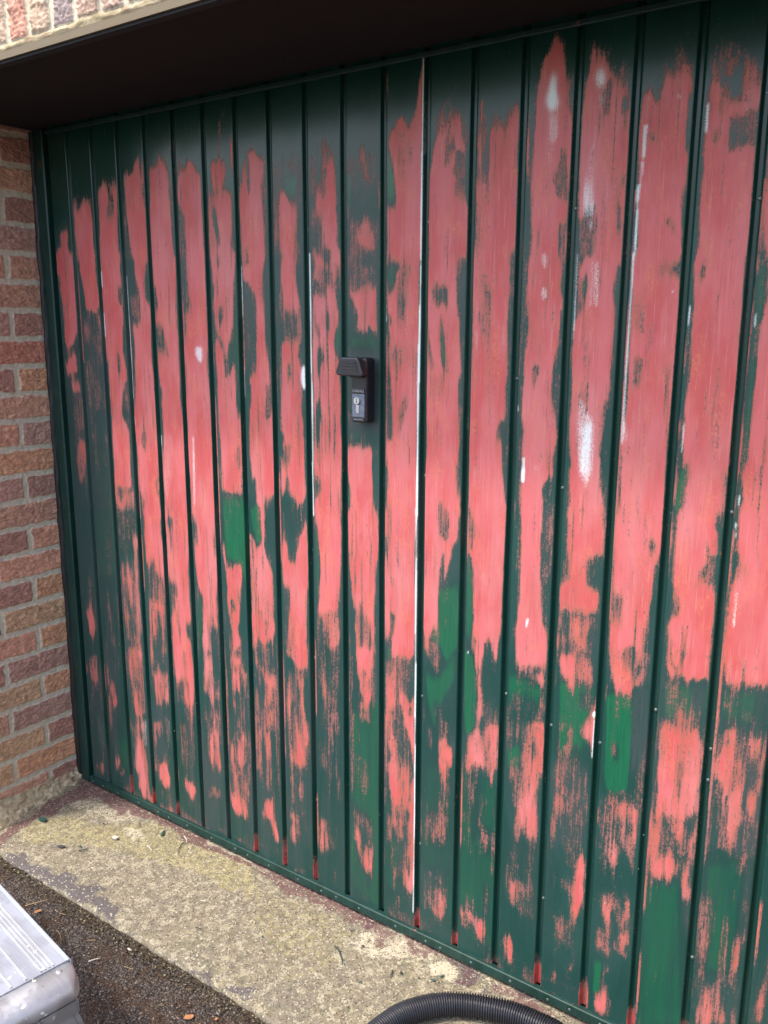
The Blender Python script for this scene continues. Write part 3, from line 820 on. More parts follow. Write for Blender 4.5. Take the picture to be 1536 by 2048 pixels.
def mat_concrete():
    t = NT('weathered_concrete')
    _, D, Kk, C, Y = t.attr('stain')
    fine = t.noise((380,) * 3, 3, 0.7); mid = t.noise((70,) * 3, 4, 0.7); big = t.noise((14,) * 3, 4, 0.6)
    f = t.ramp(fine, 0.38, 0.62)
    c = t.mix(t.ramp(mid, 0.38, 0.62), (0.27, 0.24, 0.165), (0.19, 0.165, 0.12))
    c = t.mix(t.ramp(big, 0.42, 0.58, 0, 0.8), c, (0.19, 0.17, 0.13)); c = t.mix(t.ramp(t.noise((22,) * 3, 5, 0.65), 0.52, 0.6, 0, 0.7), c, (0.155, 0.15, 0.10))
    grn = t.noise((760,) * 3, 2, 0.6); gr2 = t.noise((330,) * 3, 4, 0.75); pat = t.noise((38,) * 3, 4, 0.7)
    c = t.mix(t.ramp(pat, 0.52, 0.60, 0, 0.75), c, (0.40, 0.365, 0.26)); c = t.mix(t.ramp(pat, 0.44, 0.38, 0, 0.6), c, (0.15, 0.115, 0.085))
    c = t.mix(t.ramp(gr2, 0.53, 0.65, 0, 0.5), c, (0.50, 0.44, 0.31)); c = t.mix(t.ramp(gr2, 0.46, 0.36, 0, 0.5), c, (0.105, 0.085, 0.06))
    yl = t.mix(t.ramp(fine, 0.4, 0.6), (0.26, 0.22, 0.085), (0.48, 0.43, 0.22))
    th = t.math('ADD', t.math('MULTIPLY', t.ramp(mid, 0.3, 0.7), 0.6), t.math('MULTIPLY', f, 0.4))
    c = t.mix(t.math('MULTIPLY', t.ramp(t.math('SUBTRACT', t.math('MULTIPLY_ADD', Y, 0.6, 0.08), th), -0.15, 0.3), 0.75), c, yl)
    c = t.mix(t.ramp(t.math('SUBTRACT', C, th), -0.2, 0.35, 0, 0.85), c, t.mix(f, (0.62, 0.56, 0.42), (0.48, 0.42, 0.29)))
    c = t.mix(t.ramp(t.math('SUBTRACT', t.math('MULTIPLY_ADD', Kk, 1.0, -0.02), th), -0.08, 0.08), c, t.mix(f, (0.125, 0.11, 0.11), (0.085, 0.078, 0.08)))
    c = t.mix(t.ramp(t.math('SUBTRACT', t.math('MULTIPLY_ADD', D, 1.0, 0.0), th), -0.1, 0.15, 0, 0.85), c, t.mix(f, (0.15, 0.055, 0.06), (0.11, 0.06, 0.065)))
    c = t.mix(t.ramp(t.noise((260,) * 3, 2, 0.5), 0.68, 0.74, 0, 0.85), c, (0.06, 0.045, 0.035))
    c = t.mix(t.ramp(t.noise((200,) * 3, 2, 0.5), 0.30, 0.24, 0, 0.7), c, (0.58, 0.52, 0.40))
    vo = t.new('ShaderNodeTexVoronoi'); t.t.links.new(t.pos((300, 300, 300)), vo.inputs['Vector']); vo.inputs['Scale'].default_value = 1
    vs = t.new('ShaderNodeSeparateColor'); t.t.links.new(vo.outputs['Color'], vs.inputs[0])
    c = t.mix(t.ramp(vs.outputs[0], 0.93, 0.95, 0, 0.7), c, (0.55, 0.50, 0.38)); c = t.mix(t.ramp(vs.outputs[1], 0.88, 0.9, 0, 0.8), c, (0.085, 0.065, 0.05))
    c = t.mix(t.ramp(grn, 0.35, 0.62, 0, 0.45), c, t.mix(1.0, c, (0.45, 0.42, 0.38), 'MULTIPLY')); c = t.mix(t.ramp(grn, 0.6, 0.72, 0, 0.6), c, (0.62, 0.56, 0.44))
    b = t.bump(mid, 0.6, 0.004); t.bump(gr2, 0.6, 0.0016, b)
    return t.fin(c, 0.95, spec=0.2)

def mat_asphalt():
    t = NT('old_asphalt')
    v = t.new('ShaderNodeTexVoronoi'); t.t.links.new(t.pos((210, 210, 210)), v.inputs['Vector']); v.inputs['Scale'].default_value = 1
    sp = t.new('ShaderNodeSeparateColor'); t.t.links.new(v.outputs['Color'], sp.inputs[0])
    stone = t.mix(sp.outputs[0], (0.06, 0.048, 0.04), (0.15, 0.12, 0.10))
    stone = t.mix(t.ramp(sp.outputs[1], 0.9, 0.95), stone, (0.28, 0.22, 0.17))
    c = t.mix(t.ramp(v.outputs['Distance'], 0.25, 0.6), stone, (0.026, 0.020, 0.016))
    moss = t.math('MULTIPLY', t.ramp(t.noise((17, 17, 17), 4, 0.65), 0.52, 0.62), t.ramp(t.noise((200,) * 3, 2, 0.6), 0.35, 0.55))
    c = t.mix(t.math('MULTIPLY', moss, 0.85), c, (0.045, 0.022, 0.009))
    c = t.mix(t.ramp(t.noise((400,) * 3, 2, 0.5), 0.66, 0.72, 0, 0.8), c, (0.30, 0.23, 0.17))
    b = t.bump(t.math('MULTIPLY', v.outputs['Distance'], -1.0), 1.0, 0.003); t.bump(t.noise((500,) * 3, 3, 0.7), 0.6, 0.0012, b)
    return t.fin(c, 0.85, spec=0.3)

def mat_alu(name, base=(0.66, 0.67, 0.70), rough=0.42, paint=0.5, metal=0.75):
    t = NT(name)
    st = t.ramp(t.noise((6, 300, 40), 3, 0.6), 0.3, 0.7); m = t.ramp(t.noise((22, 22, 22), 4, 0.6), 0.45, 0.6)
    c = t.mix(t.math('MULTIPLY', st, 0.3), base, tuple(x * 0.7 for x in base))
    c = t.mix(t.math('MULTIPLY', m, 0.5), c, tuple(min(1, x * 1.18) for x in base))
    sp = t.ramp(t.noise((75, 75, 75), 3, 0.6), 0.66, 0.69)
    c = t.mix(t.math('MULTIPLY', sp, paint), c, (0.85, 0.82, 0.74))
    ds = t.ramp(t.noise((110, 110, 110), 3, 0.6), 0.70, 0.74)
    c = t.mix(t.math('MULTIPLY', ds, 0.6), c, (0.12, 0.10, 0.08))
    t.fin(c, t.ramp(m, 0, 1, rough, rough + 0.18), t.math('MULTIPLY_ADD', sp, -metal * paint, metal))
    t.bump(t.noise((60, 400, 60), 3, 0.6), 0.25, 0.0005)
    return t.m

M_DOOR = mat_door(); M_FRAME = mat_green('frame_green_gloss', 0.35); M_RAIL = mat_green('rail_green', 0.9)
M_BRICK = mat_brick(); M_MORTAR = mat_mortar(); M_CONC = mat_concrete(); M_ASPH = mat_asphalt()
M_TAR = mat_simple('black_sealant', (0.012, 0.011, 0.012), 0.5, bump=0.8, nscale=70)
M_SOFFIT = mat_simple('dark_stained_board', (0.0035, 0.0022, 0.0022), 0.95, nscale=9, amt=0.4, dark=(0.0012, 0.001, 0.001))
M_STRIP = mat_simple('black_strip', (0.007, 0.007, 0.008), 0.85, nscale=40, bump=0.5)
M_STEEL = mat_simple('dirty_cream_lintel', (0.15, 0.115, 0.065), 0.75, nscale=28, amt=0.4, bump=0.6, dark=(0.15, 0.12, 0.07))
M_BLACK = mat_simple('black_plastic', (0.010, 0.011, 0.017), 0.38, nscale=40, amt=0.2, bump=0.2, dark=(0.03, 0.03, 0.035))
M_PLATE = mat_simple('scuffed_lock_plate', (0.10, 0.12, 0.17), 0.4, 0.3, nscale=140, amt=0.45, bump=0.3, dark=(0.17, 0.19, 0.25))
M_CHROME = mat_simple('worn_chrome', (0.62, 0.64, 0.66), 0.3, 0.8, nscale=200, amt=0.2)
M_LETTER = mat_simple('worn_white_lettering', (0.42, 0.42, 0.46), 0.5, nscale=500, amt=0.35, dark=(0.12, 0.12, 0.14))
M_SCREW = mat_simple('weathered_screw', (0.16, 0.19, 0.18), 0.4, 0.5, nscale=200, dark=(0.03, 0.07, 0.06))
M_HOSE = mat_simple('black_hose_plastic', (0.017, 0.018, 0.024), 0.36, nscale=50, amt=0.25, bump=0.15, dark=(0.035, 0.035, 0.042))
M_RIB = mat_alu('worn_rib_aluminium', (0.42, 0.42, 0.41), 0.45, 0.5, 0.3); M_DECK = mat_alu('brushed_aluminium', (0.28, 0.295, 0.33), 0.55, 0.9, 0.35); M_CAP = mat_alu('cast_aluminium', (0.46, 0.46, 0.47), 0.36, 0.85, 0.7)
M_LEG = mat_alu('leg_aluminium', (0.36, 0.36, 0.35), 0.42, 0.6, 0.7)
M_TWIG = mat_simple('dry_twig', (0.36, 0.25, 0.12), 0.8); M_DARKTWIG = mat_simple('dark_twig', (0.035, 0.045, 0.04), 0.7)
M_LEAF = mat_simple('dry_leaf', (0.38, 0.17, 0.07), 0.8); M_FLAKE = mat_simple('green_paint_flake', (0.02, 0.07, 0.06), 0.4)
M_PALE = mat_simple('pale_chip', (0.55, 0.50, 0.42), 0.8); M_INNER = mat_simple('dark_interior', (0.01, 0.01, 0.01), 0.9)

# ---------------------------------------------------------------- polygons -> raster
def raster(data, x0, y0, dx, dy, nx, ny, chans):
    L = {c: np.zeros((ny, nx)) for c in chans}
    def blur(a, r, rz=None):
        for ax, r in ((0, r if rz is None else rz), (1, r)):
            k = 2 * r + 1; pad = [(0, 0), (0, 0)]; pad[ax] = (r + 1, r)
            cs = np.cumsum(np.pad(a, pad, mode='edge'), axis=ax)
            a = (np.take(cs, range(k, cs.shape[ax]), ax) - np.take(cs, range(0, cs.shape[ax] - k), ax)) / k
        return a
    import re
    for line in data.strip().split('\n'):
        h, *pts = line.split()
        P = np.array([[float(v) for v in p.split(',')] for p in pts]) / 1000.0
        soft = h.endswith('s'); h = h.rstrip('s')
        pad = 14
        px = (P[:, 0] - x0) / dx; py = (P[:, 1] - y0) / dy
        i0 = max(0, int(px.min()) - pad); i1 = min(nx, int(px.max()) + pad + 1)
        j0 = max(0, int(py.min()) - pad); j1 = min(ny, int(py.max()) + pad + 1)
        if i1 - i0 < 3 or j1 - j0 < 3: continue
        X, Y = np.meshgrid(np.arange(i0, i1), np.arange(j0, j1))
        ins = np.zeros(X.shape, bool); n = len(px)
        for k in range(n):
            xa, ya, xb, yb = px[k], py[k], px[(k + 1) % n], py[(k + 1) % n]
            if ya == yb: continue
            c = ((ya > Y) != (yb > Y)) & (X < (xb - xa) * (Y - ya) / (yb - ya) + xa)
            ins ^= c
        A = ins.astype(float)
        A = blur(blur(A, 5), 5) if soft else (blur(blur(A, 1), 3 if px.max() - px.min() > 9 else 0) if h[0] == 'w' else (blur(blur(A, 2, 6), 1, 3) if 'w' in L and dx < 0.002 else blur(A, 2)))
        for c, v in re.findall(r'([a-z])([\d.]+)', h):
            sub = L[c][j0:j1, i0:i1]; L[c][j0:j1, i0:i1] = sub * (1 - A) + float(v) * A
        if h[0] == 'r' and 'g' not in h:
            sub = L['g'][j0:j1, i0:i1]; L['g'][j0:j1, i0:i1] = sub * (1 - 0.7 * A)
            if 'w' in L: L['w'][j0:j1, i0:i1] *= (1 - A)
    return L, blur
def sample(a, x, y, x0, y0, dx, dy):
    u = np.clip((x - x0) / dx, 0, a.shape[1] - 1.001); v = np.clip((y - y0) / dy, 0, a.shape[0] - 1.001)
    i = u.astype(int); j = v.astype(int); fu = u - i; fv = v - j
    return (a[j, i] * (1 - fu) + a[j, i + 1] * fu) * (1 - fv) + (a[j + 1, i] * (1 - fu) + a[j + 1, i + 1] * fu) * fv

# ---------------------------------------------------------------- garage door
S = 0.1016; NP = 21; DH = 1.907; DB = 0.030; GD = 0.0105
DOOR = empty('garage_door', (1.067, 0, 0), 'ribbed steel garage door with dark green paint sanded back to patchy red undercoat', 'garage door')
DX, DZ = 0.0015, 0.002
L, blur = raster(DOOR_MASK, 0.0, 0.0, DX, DZ, 1430, 960, 'rgwh')
rb = blur(blur(L['r'], 5, 16), 5, 16)
L['r'] = np.maximum(L['r'], 0.62 * rb * (np.arange(960)[:, None] * DZ < 1.6))
def door_sheet():
    offs = [-10, -7.8, -6.6, -5.4, -4, 0, 3.0, 5.0, 7.0, 8.6, 10.5, 13, 16]
    offs += list(np.linspace(19.5, 82, 19)) + [85.6, 88, 90.1]
    xs = [k * S + o / 1000 for k in range(0, NP + 1) for o in offs]
    xs = np.array(sorted(x for x in xs if 0.018 <= x <= NP * S - 0.018))
    zs = np.linspace(DB, DH, 560)
    X, Z = np.meshgrid(xs, zs)
    k = np.round((X) / S); dg = (X - k * S) * 1000
    groove = (k >= 1) & (k <= NP - 1)
    prof = np.interp(dg, [-7.8, -6.6, -5.4, -4, 3.0, 7.0, 8.6], [0, 0.2, 0.95, 1, 1, 0.08, 0]) * groove
    Y = prof * GD
    # slight oil-canning of each pan and tiny dents
    u = (X / S) % 1.0
    Y = Y + (1 - prof) * (0.0012 * (fbm(X * 3, Z * 1.6, 2, 3) - 0.5) * np.sin(np.pi * u) * 2 + 0.0007 * (fbm(X * 14, Z * 4, 2, 8) - 0.5))
    # wear sampling with a small ragged warp
    Xw = X + 0.0016 * (fbm(X * 120, Z * 30, 2, 5) - 0.5) * 2
    Zw = Z + 0.010 * (fbm(X * 160, Z * 22, 3, 6) - 0.5) * 2
    shift = X > 1.985
    Xs = np.where(shift, X - 8 * S, Xw)
    g = lambda c: sample(L[c], Xs, Zw, 0, 0, DX, DZ)
    R, G, H = g('r'), g('g'), g('h')
    part = np.clip(1 - np.abs(R - 0.5) * 2.1, 0, 1)
    R = R + part * 0.75 * (fbm(X * 42, Z * 16, 3, 23) - 0.5) * 1.3 + part * 0.3 * (fbm(X * 160, Z * 14, 2, 27) - 0.5)
    R = R + 0.10 * sstep(0.55, 0.8, fbm(X * 30, Z * 14, 3, 57)) * (R < 0.2) * sstep(1.6, 1.3, Z)
    R = R - 0.42 * sstep(0.60, 0.78, fbm(X * 230, Z * 7, 3, 83)) * sstep(0.35, 0.6, fbm(X * 12, Z * 5, 2, 85))
    R = R - 0.5 * sstep(0.62, 0.74, fbm(X * 26, Z * 9, 4, 87)) * sstep(0.5, 0.62, fbm(X * 9, Z * 3, 2, 89))
    R = R + 0.26 * sstep(0.60, 0.76, fbm(X * 200, Z * 9, 3, 93)) * (R < 0.25) * sstep(1.55, 1.2, Z) * sstep(0.4, 0.6, fbm(X * 8, Z * 5, 2, 95))
    veil = sstep(0.85, 0.55, Z) * sstep(0.12, 0.3, Z)
    R = R + veil * 0.34 * sstep(0.38, 0.68, fbm(X * 95, Z * 4.5, 4, 103)) * (R < 0.6) * sstep(0.3, 0.55, fbm(X * 7, Z * 5, 2, 105)) * (G < 0.5)
    R = R - sstep(0.9, 0.6, Z) * 0.30 * sstep(0.45, 0.7, fbm(X * 60, Z * 9, 3, 107))
    R = np.clip(R, 0, 1.05); G = G * (0.65 + 0.7 * fbm(X * 90, Z * 8, 3, 63))
    W = sample(L['w'], X, Z, 0, 0, DX, DZ)
    ridge = groove & (dg > -9.0) & (dg < 4.0)
    R = np.where(ridge, R * 0.12, R)
    W = np.clip(W ** 1.2 * (0.6 + 0.85 * fbm(X * 90, Z * 9, 3, 97)), 0, 1)
    W = np.where(groove & (dg > -8.0) & (dg < 7), W * 0.25, W)
    G = np.where(groove & (np.abs(dg) < 9), G * 0.5, G)
    # narrow worn line on the groove's right shoulder
    sh = groove & (dg > 6.5) & (dg < 11) & (Z < 1.62)
    ln = fbm(k * 7.3 + 0.1, Z * 5, 3, 21); R = np.where(sh, np.maximum(R, sstep(0.52, 0.66, ln) * 0.62), R)
    # rub-through and rust at the foot of each groove
    foot = groove & (np.abs(dg) < 8)
    hgt = 0.008 + 0.055 * vn(k * 3.7, 0.5 + 0 * k, 4)
    K = np.where(foot, sstep(0.035, -0.01, Z - DB - hgt - 0.02 * (fbm(X * 260, Z * 50, 3, 71) - 0.5)) * (k > 1) * (vn(k * 5.1, 0.3 + 0 * k, 9) > 0.36), 0)
    R = np.maximum(R, K * (0.35 + 0.9 * fbm(X * 240, Z * 45, 3, 73)))
    low = sstep(0.055, 0.0, Z - DB) * 0.35 * sstep(0.5, 0.7, fbm(X * 18, Z * 30, 3, 31)); R = np.maximum(R, low)
    # how far the green coat was rubbed down
    zb = blur(blur((L['r'] > 0.25).astype(float), 22), 22)
    Sd = np.clip(sample(zb, Xs, Z, 0, 0, DX, DZ) * 2.2, 0, 1) * sstep(1.78, 1.55, Z) ; Sd = np.maximum(Sd, sstep(1.25, 0.9, Z) * 0.75)
    Sd = np.where(groove & (dg < -3) & (dg > -8), Sd * 0.1, Sd); Sd = np.where(groove & (dg >= -3) & (dg < 8), Sd * 0.7, Sd)
    H = np.maximum(H, 0.75 * sstep(0.95, 0.35, Z) * sstep(1.5, 0.5, X) * sstep(0.35, 0.7, fbm(X * 40, Z * 4, 3, 43)))
    H = np.maximum(H, 0.34 * Sd * sstep(0.35, 0.65, fbm(X * 9, Z * 3, 3, 41)))
    Xg = X + 0.0011 * (fbm(Z * 3.1, k * 5.3, 3, 111) - 0.5) * 2 * np.exp(-(dg / 14) ** 2)
    P = np.stack([Xg, Y, Z], -1)
    me = grid('door_sheet', P, {'wear': np.stack([R, G, W, Sd], -1), 'wear2': np.stack([H, K * (0.25 + 0.9 * fbm(X * 300, Z * 60, 3, 77)), 0 * H], -1)})
    return link('door_sheet', me, M_DOOR, DOOR, smooth=False)
ds = door_sheet()

def extr(name, outline, x0, x1, mat, parent, smooth=False):
    """outline of (y,z) extruded along x"""
    bm = prism(outline, x0, x1, lambda a, b, t: Vector((t, a, b)))
    return link(name, bm_mesh(bm), mat, parent, smooth)
rail = extr('bottom_rail', [(0.004, DB + 0.0005), (-0.0070, DB + 0.0003), (-0.0090, DB - 0.0008), (-0.0095, DB - 0.0025), (-0.0095, 0.010), (-0.007, 0.0075), (0.004, 0.0075)], 0.014, NP * S - 0.014, M_RAIL, DOOR)
def dome(bm, c, n, r, h, seg=12):
    n = Vector(n).normalized(); a = n.orthogonal().normalized(); b = n.cross(a)
    rings = [(1.0, 0.0), (0.97, 0.45), (0.75, 0.82), (0.4, 0.97)]
    c = Vector(c); prev = None
    for fr, fh in rings:
        cur = [bm.verts.new(c + (a * math.cos(2 * math.pi * i / seg) + b * math.sin(2 * math.pi * i / seg)) * r * fr + n * h * fh) for i in range(seg)]
        if prev:
            for i in range(seg): bm.faces.new((prev[i], prev[(i + 1) % seg], cur[(i + 1) % seg], cur[i]))
        prev = cur
    bm.faces.new(prev)
def rivet(name, c, n, r, h, mat, parent):
    bm = bmesh.new(); dome(bm, (0, 0, 0), n, r, h)
    me = bm_mesh(bm); me.transform(Matrix.Translation(Vector(c)))
    return link(name, me, mat, parent, True)
for k in range(NP):
    for o in ((0.046,) if k % 3 else (0.03, 0.075)):
        rivet('rail_rivet', (k * S + o + random.uniform(-.006, .006), -0.0093, 0.0185 + random.uniform(-.0015, .0015)), (0, -1, 0), 0.0032, 0.0016, M_SCREW, rail)
for k in range(3, NP, 3):
    for z in (1.595, 1.09, 0.615, 0.24):
        rivet('screw', (k * S + 0.001, GD - 0.0003, z + random.uniform(-.012, .012)), (0, -1, 0), 0.0036, 0.003, M_SCREW, DOOR)
for k, z in ((14, 1.30), (14, 0.663), (17, 0.711), (18, 0.664), (16, 0.615), (7, 1.70)):
    rivet('screw', (k * S + 0.001, GD - 0.0003, z), (0, -1, 0), 0.0036, 0.003, M_SCREW, DOOR)
extr('top_rail', [(0.004, 1.888), (-0.004, 1.888), (-0.005, 1.8895), (-0.005, 1.8965), (-0.004, 1.8975), (0.004, 1.8975)], 0.014, NP * S - 0.014, M_FRAME, DOOR)

# lock handle
HX0, HX1 = 1.058, 1.096; HZ0, HZ1 = 1.205, 1.332
HB = empty('lock_handle', (1.077, 0, 1.2), '', ''); del HB['label']; del HB['category']
HB.parent = DOOR; HB.location = Vector((1.077, 0, 1.2)) - DOOR.location
bm = bmesh.new(); box_bm(bm, HX0 - .001, HX1 + .001, -0.030, 0.0, HZ0 - .008, HZ1, 0.006, 3)
handle = link('handle_body', bm_mesh(bm), M_BLACK, HB, False)
# grip: a trapezoid paddle standing off the body, its face towards the front
gx, gz = 1.079, 1.315
out = [(-0.022, 0.018), (0.018, 0.018), (0.0245, 0.012), (0.034, -0.014), (0.031, -0.020), (-0.032, -0.019), (-0.037, -0.013), (-0.027, 0.013)]
bm = prism(out, -0.064, -0.044, lambda a, b, t: Vector((gx + a, t, gz + b)), 0.003)
grip = link('grip', bm_mesh(bm), M_BLACK, HB)
bm = bmesh.new()
for zz in (0.008, 0.0015, -0.005, -0.0105):   # raised bars of the finger pad
    wv = 0.017 + (0.009 - zz) * 0.30
    box_bm(bm, gx - 0.001 - wv, gx - 0.001 + wv, -0.0652, -0.0635, gz + zz - 0.0019, gz + zz + 0.0019, 0.0004, 1)
link('grip_pad', bm_mesh(bm), M_BLACK, HB)
bm = prism([(-0.012, 0.012), (0.013, 0.012), (0.017, -0.02), (-0.014, -0.02)], -0.046, -0.026, lambda a, b, t: Vector((1.078 + a, t, 1.312 + b)), 0.002)
link('grip_neck', bm_mesh(bm), M_BLACK, HB)
box('lock_plate', HX0 + .003, HX1 - .003, -0.0315, -0.029, HZ0 + 0.004, HZ0 + 0.052, M_PLATE, HB, 0.0006)
box('name_strip', HX0 + .003, HX1 - .003, -0.0318, -0.029, HZ0 + 0.0535, HZ0 + 0.0635, M_BLACK, HB, 0.0005)
box('name_strip', HX0 + .003, HX1 - .003, -0.0318, -0.029, HZ0 - 0.004, HZ0 + 0.0025, M_BLACK, HB, 0.0005)
def text(name, s, x, z, size, y, mat, parent, ex=0.0003):
    cu = bpy.data.curves.new(name, 'FONT'); cu.body = s; cu.size = size; cu.align_x = 'CENTER'; cu.extrude = ex; cu.resolution_u = 2
    o = bpy.data.objects.new('tmp', cu); COL.objects.link(o); bpy.context.view_layer.update()
    me = bpy.data.meshes.new_from_object(o.evaluated_get(bpy.context.evaluated_depsgraph_get()))
    bpy.data.objects.remove(o)
    me.transform(Matrix.Translation((x, y, z)) @ Matrix.Rotation(math.radians(90), 4, 'X'))
    return link(name, me, mat, parent)
text('lettering', 'CARDALE', 1.077, HZ0 + 0.0560, 0.0072, -0.0320, M_LETTER, HB)
text('lettering', 'SPRG STYL', 1.077, HZ0 - 0.0028, 0.0050, -0.0320, M_LETTER, HB)
def disc(name, c, r, h, mat, parent, seg=24):
    bm = bmesh.new()
    bmesh.ops.create_cone(bm, cap_ends=True, segments=seg, radius1=r, radius2=r * 0.93, depth=h)
    me = bm_mesh(bm); me.transform(Matrix.Translation(c) @ Matrix.Rotation(math.radians(90), 4, 'X'))
    return link(name, me, mat, parent)
disc('lock_cylinder', (1.0755, -0.0335, HZ0 + 0.038), 0.0078, 0.005, M_CHROME, HB)
box('keyhole', 1.0747, 1.0763, -0.0363, -0.0355, HZ0 + 0.033, HZ0 + 0.043, M_INNER, HB)
bm = bmesh.new(); box_bm(bm, 1.0715, 1.0795, -0.0328, -0.031, HZ0 + 0.012, HZ0 + 0.0285, 0.0008, 2)
link('lock_slide', bm_mesh(bm), M_CHROME, HB)

# ---------------------------------------------------------------- frame round the door
FR = empty('door_frame', (1.067, 0.02, 0), 'narrow dark green frame around the ribbed garage door, sealed black to the brick', 'door frame')
RX = NP * S
extr_z = lambda name, out, z0, z1, mat, par: link(name, bm_mesh(prism(out, z0, z1, lambda a, b, t: Vector((a, b, t)))), mat, par)
extr_z('post', [(-0.050, 0.06), (-0.050, 0.004), (-0.044, 0.0), (-0.0085, -0.001), (-0.005, 0.002), (-0.005, 0.06)], 0.0, 1.905, M_FRAME, FR)
extr_z('post', [(RX + 0.050, 0.06), (RX + 0.050, 0.004), (RX + 0.044, 0.0), (RX + 0.0085, -0.001), (RX + 0.005, 0.002), (RX + 0.005, 0.06)], 0.0, 1.905, M_FRAME, FR)
extr('head', [(0.012, 1.8985), (0.06, 1.8985), (0.06, 1.905), (0.012, 1.905)], -0.005, RX + 0.005, M_FRAME, FR)
extr_z('rebate', [(-0.006, 0.03), (0.024, 0.03), (0.024, 0.05), (-0.006, 0.05)], 0.0, 1.905, M_FRAME, FR)
zz = np.linspace(0.0, 1.9, 500); aa = np.linspace(0, math.pi, 9)
Z, A = np.meshgrid(zz, aa, indexing='ij')
rad = 0.0075 + 0.006 * (fbm(Z * 22, A * 1.2, 3, 2) - 0.35)
P = np.stack([-0.0505 + rad * np.cos(A) * 1.0, 0.001 - rad * np.sin(A) * 1.1, Z], -1)
link('sealant', grid('sealant', P), M_TAR, FR, True)

# ---------------------------------------------------------------- brickwork
PAL = [(0.619, 0.309, 0.197), (0.542, 0.225, 0.152), (0.619, 0.342, 0.225), (0.481, 0.271, 0.203), (0.619, 0.388, 0.218), (0.464, 0.24, 0.175), (0.62, 0.326, 0.181), (0.526, 0.309, 0.232)]
def brickface(name, o, ua, va, na, w, h, bricks, step, parent, colors=None, amp=1.0):
    """bricks: list of (u0,u1,v0,v1) cells including half joints"""
    nu = int(w / step) + 1; nv = int(h / step) + 1
    U, V = np.meshgrid(np.linspace(0, w, nu), np.linspace(0, h, nv))
    best = np.full(U.shape, -1.0); C = np.zeros(U.shape + (3,)); lift = np.zeros(U.shape)
    Uw = U + 0.0035 * (fbm(U * 60, V * 60, 2, 51) - 0.5) * 2; Vw = V + 0.0035 * (fbm(U * 60, V * 60, 2, 61) - 0.5) * 2
    for i, (a, b, c, d) in enumerate(bricks):
        t1, t2, t3, t4 = (rng.random(4) - 0.5) * 0.002
        dd = np.minimum(np.minimum(Uw - a - 0.0068 - t1, b - 0.0068 + t2 - Uw), np.minimum(Vw - c - 0.0068 - t3, d - 0.0068 + t4 - Vw))
        mk = dd > best
        best[mk] = dd[mk]
        col = colors[i % len(colors)] if colors else PAL[rng.integers(len(PAL))]
        if colors is None and rng.random() < 0.16: col = (0.20, 0.15, 0.145)
        C[mk] = np.array(col) * (0.88 + 0.24 * rng.random()); lift[mk] = (rng.random() - 0.5) * 0.0022
    s = sstep(0.0, 0.0024, best)
    C = C * (0.62 + 0.76 * fbm(U * 75, V * 90, 4, 71))[..., None]
    rough = (fbm(U * 150, V * 330, 3, 81) - 0.5) * 0.0068 + (fbm(U * 45, V * 60, 2, 82) - 0.5) * 0.0026
    mo = (fbm(U * 110, V * 110, 3, 91) - 0.5) * 0.003
    Hh = (s * (0.0035 + lift + rough) + (1 - s) * mo) * amp
    o, ua, va, na = [np.array(q, float) for q in (o, ua, va, na)]
    P = o + U[..., None] * ua + V[..., None] * va + Hh[..., None] * na
    return link(name, grid(name, P, {'brick': np.concatenate([C, (1 - s)[..., None]], -1)}), M_BRICK, parent, False)
WALL = empty('brick_wall', (-0.055, -0.4, 0), 'brown and red brick garage wall with pale mortar around the green door', 'brick wall')
PIT = 0.0755; Z0 = 0.905 - 12 * PIT
def courses(w, first, alt, zbase=Z0, n=26, L1=0.225):
    out = []
    for k in range(n):
        s = first if k % 2 == 0 else alt
        u = s - L1 if s > 0.0 else s
        while u < w:
            out.append((max(u, -0.02), min(u + L1, w + 0.02), k * PIT, (k + 1) * PIT)); u += L1
    return out
# course n (z .905..) has its joint 100 mm from the door; 12 courses below => even index
cols = [PAL[i] for i in (0, 1, 4, 2, 3, 7, 6, 0, 5, 1, 2, 4, 6, 3, 0, 7)]
brickface('reveal', (-0.0585, 0.004, Z0), (0, -1, 0), (0, 0, 1), (1, 0, 0), 0.404, 1.910 - Z0, courses(0.404, 0.104, 0.212), 0.0022, WALL)
brickface('outer_face', (-0.055, -0.4035 + 0.0, Z0), (-1, 0, 0), (0, 0, 1), (0, -1, 0), 1.2, 1.930 - Z0, courses(1.2, 0.215, 0.1, n=26), 0.005, WALL)
brickface('reveal', (RX + 0.0585, 0.004, Z0), (0, -1, 0), (0, 0, 1), (-1, 0, 0), 0.404, 1.910 - Z0, courses(0.404, 0.104, 0.212), 0.006, WALL)
brickface('outer_face', (RX + 0.055, -0.4035, Z0), (1, 0, 0), (0, 0, 1), (0, -1, 0), 1.2, 1.930 - Z0, courses(1.2, 0.215, 0.1, n=26), 0.006, WALL)
# soldier course
j0 = 0.507 - 0.0712 * 26; SB = []
for k in range(75): SB.append((k * 0.0712, (k + 1) * 0.0712, 0.0, 0.225))
scol = [(0.591, 0.435, 0.316), (0.671, 0.351, 0.251), (0.697, 0.519, 0.369), (0.322, 0.267, 0.251), (0.617, 0.435, 0.329), (0.563, 0.421, 0.329), (0.617, 0.308, 0.224)]
sc7 = [scol[(i - 25) % 7] for i in range(75)]
brickface('soldier_course', (j0, -0.4035, 1.930), (1, 0, 0), (0, 0, 1), (0, -1, 0), 75 * 0.0712, 0.225, SB, 0.0028, WALL, sc7, 1.25)
brickface('upper_face', (j0, -0.4035, 2.156), (1, 0, 0), (0, 0, 1), (0, -1, 0), 75 * 0.0712, 0.60, courses(75 * 0.0712, 0.225, 0.1125, n=8), 0.008, WALL)
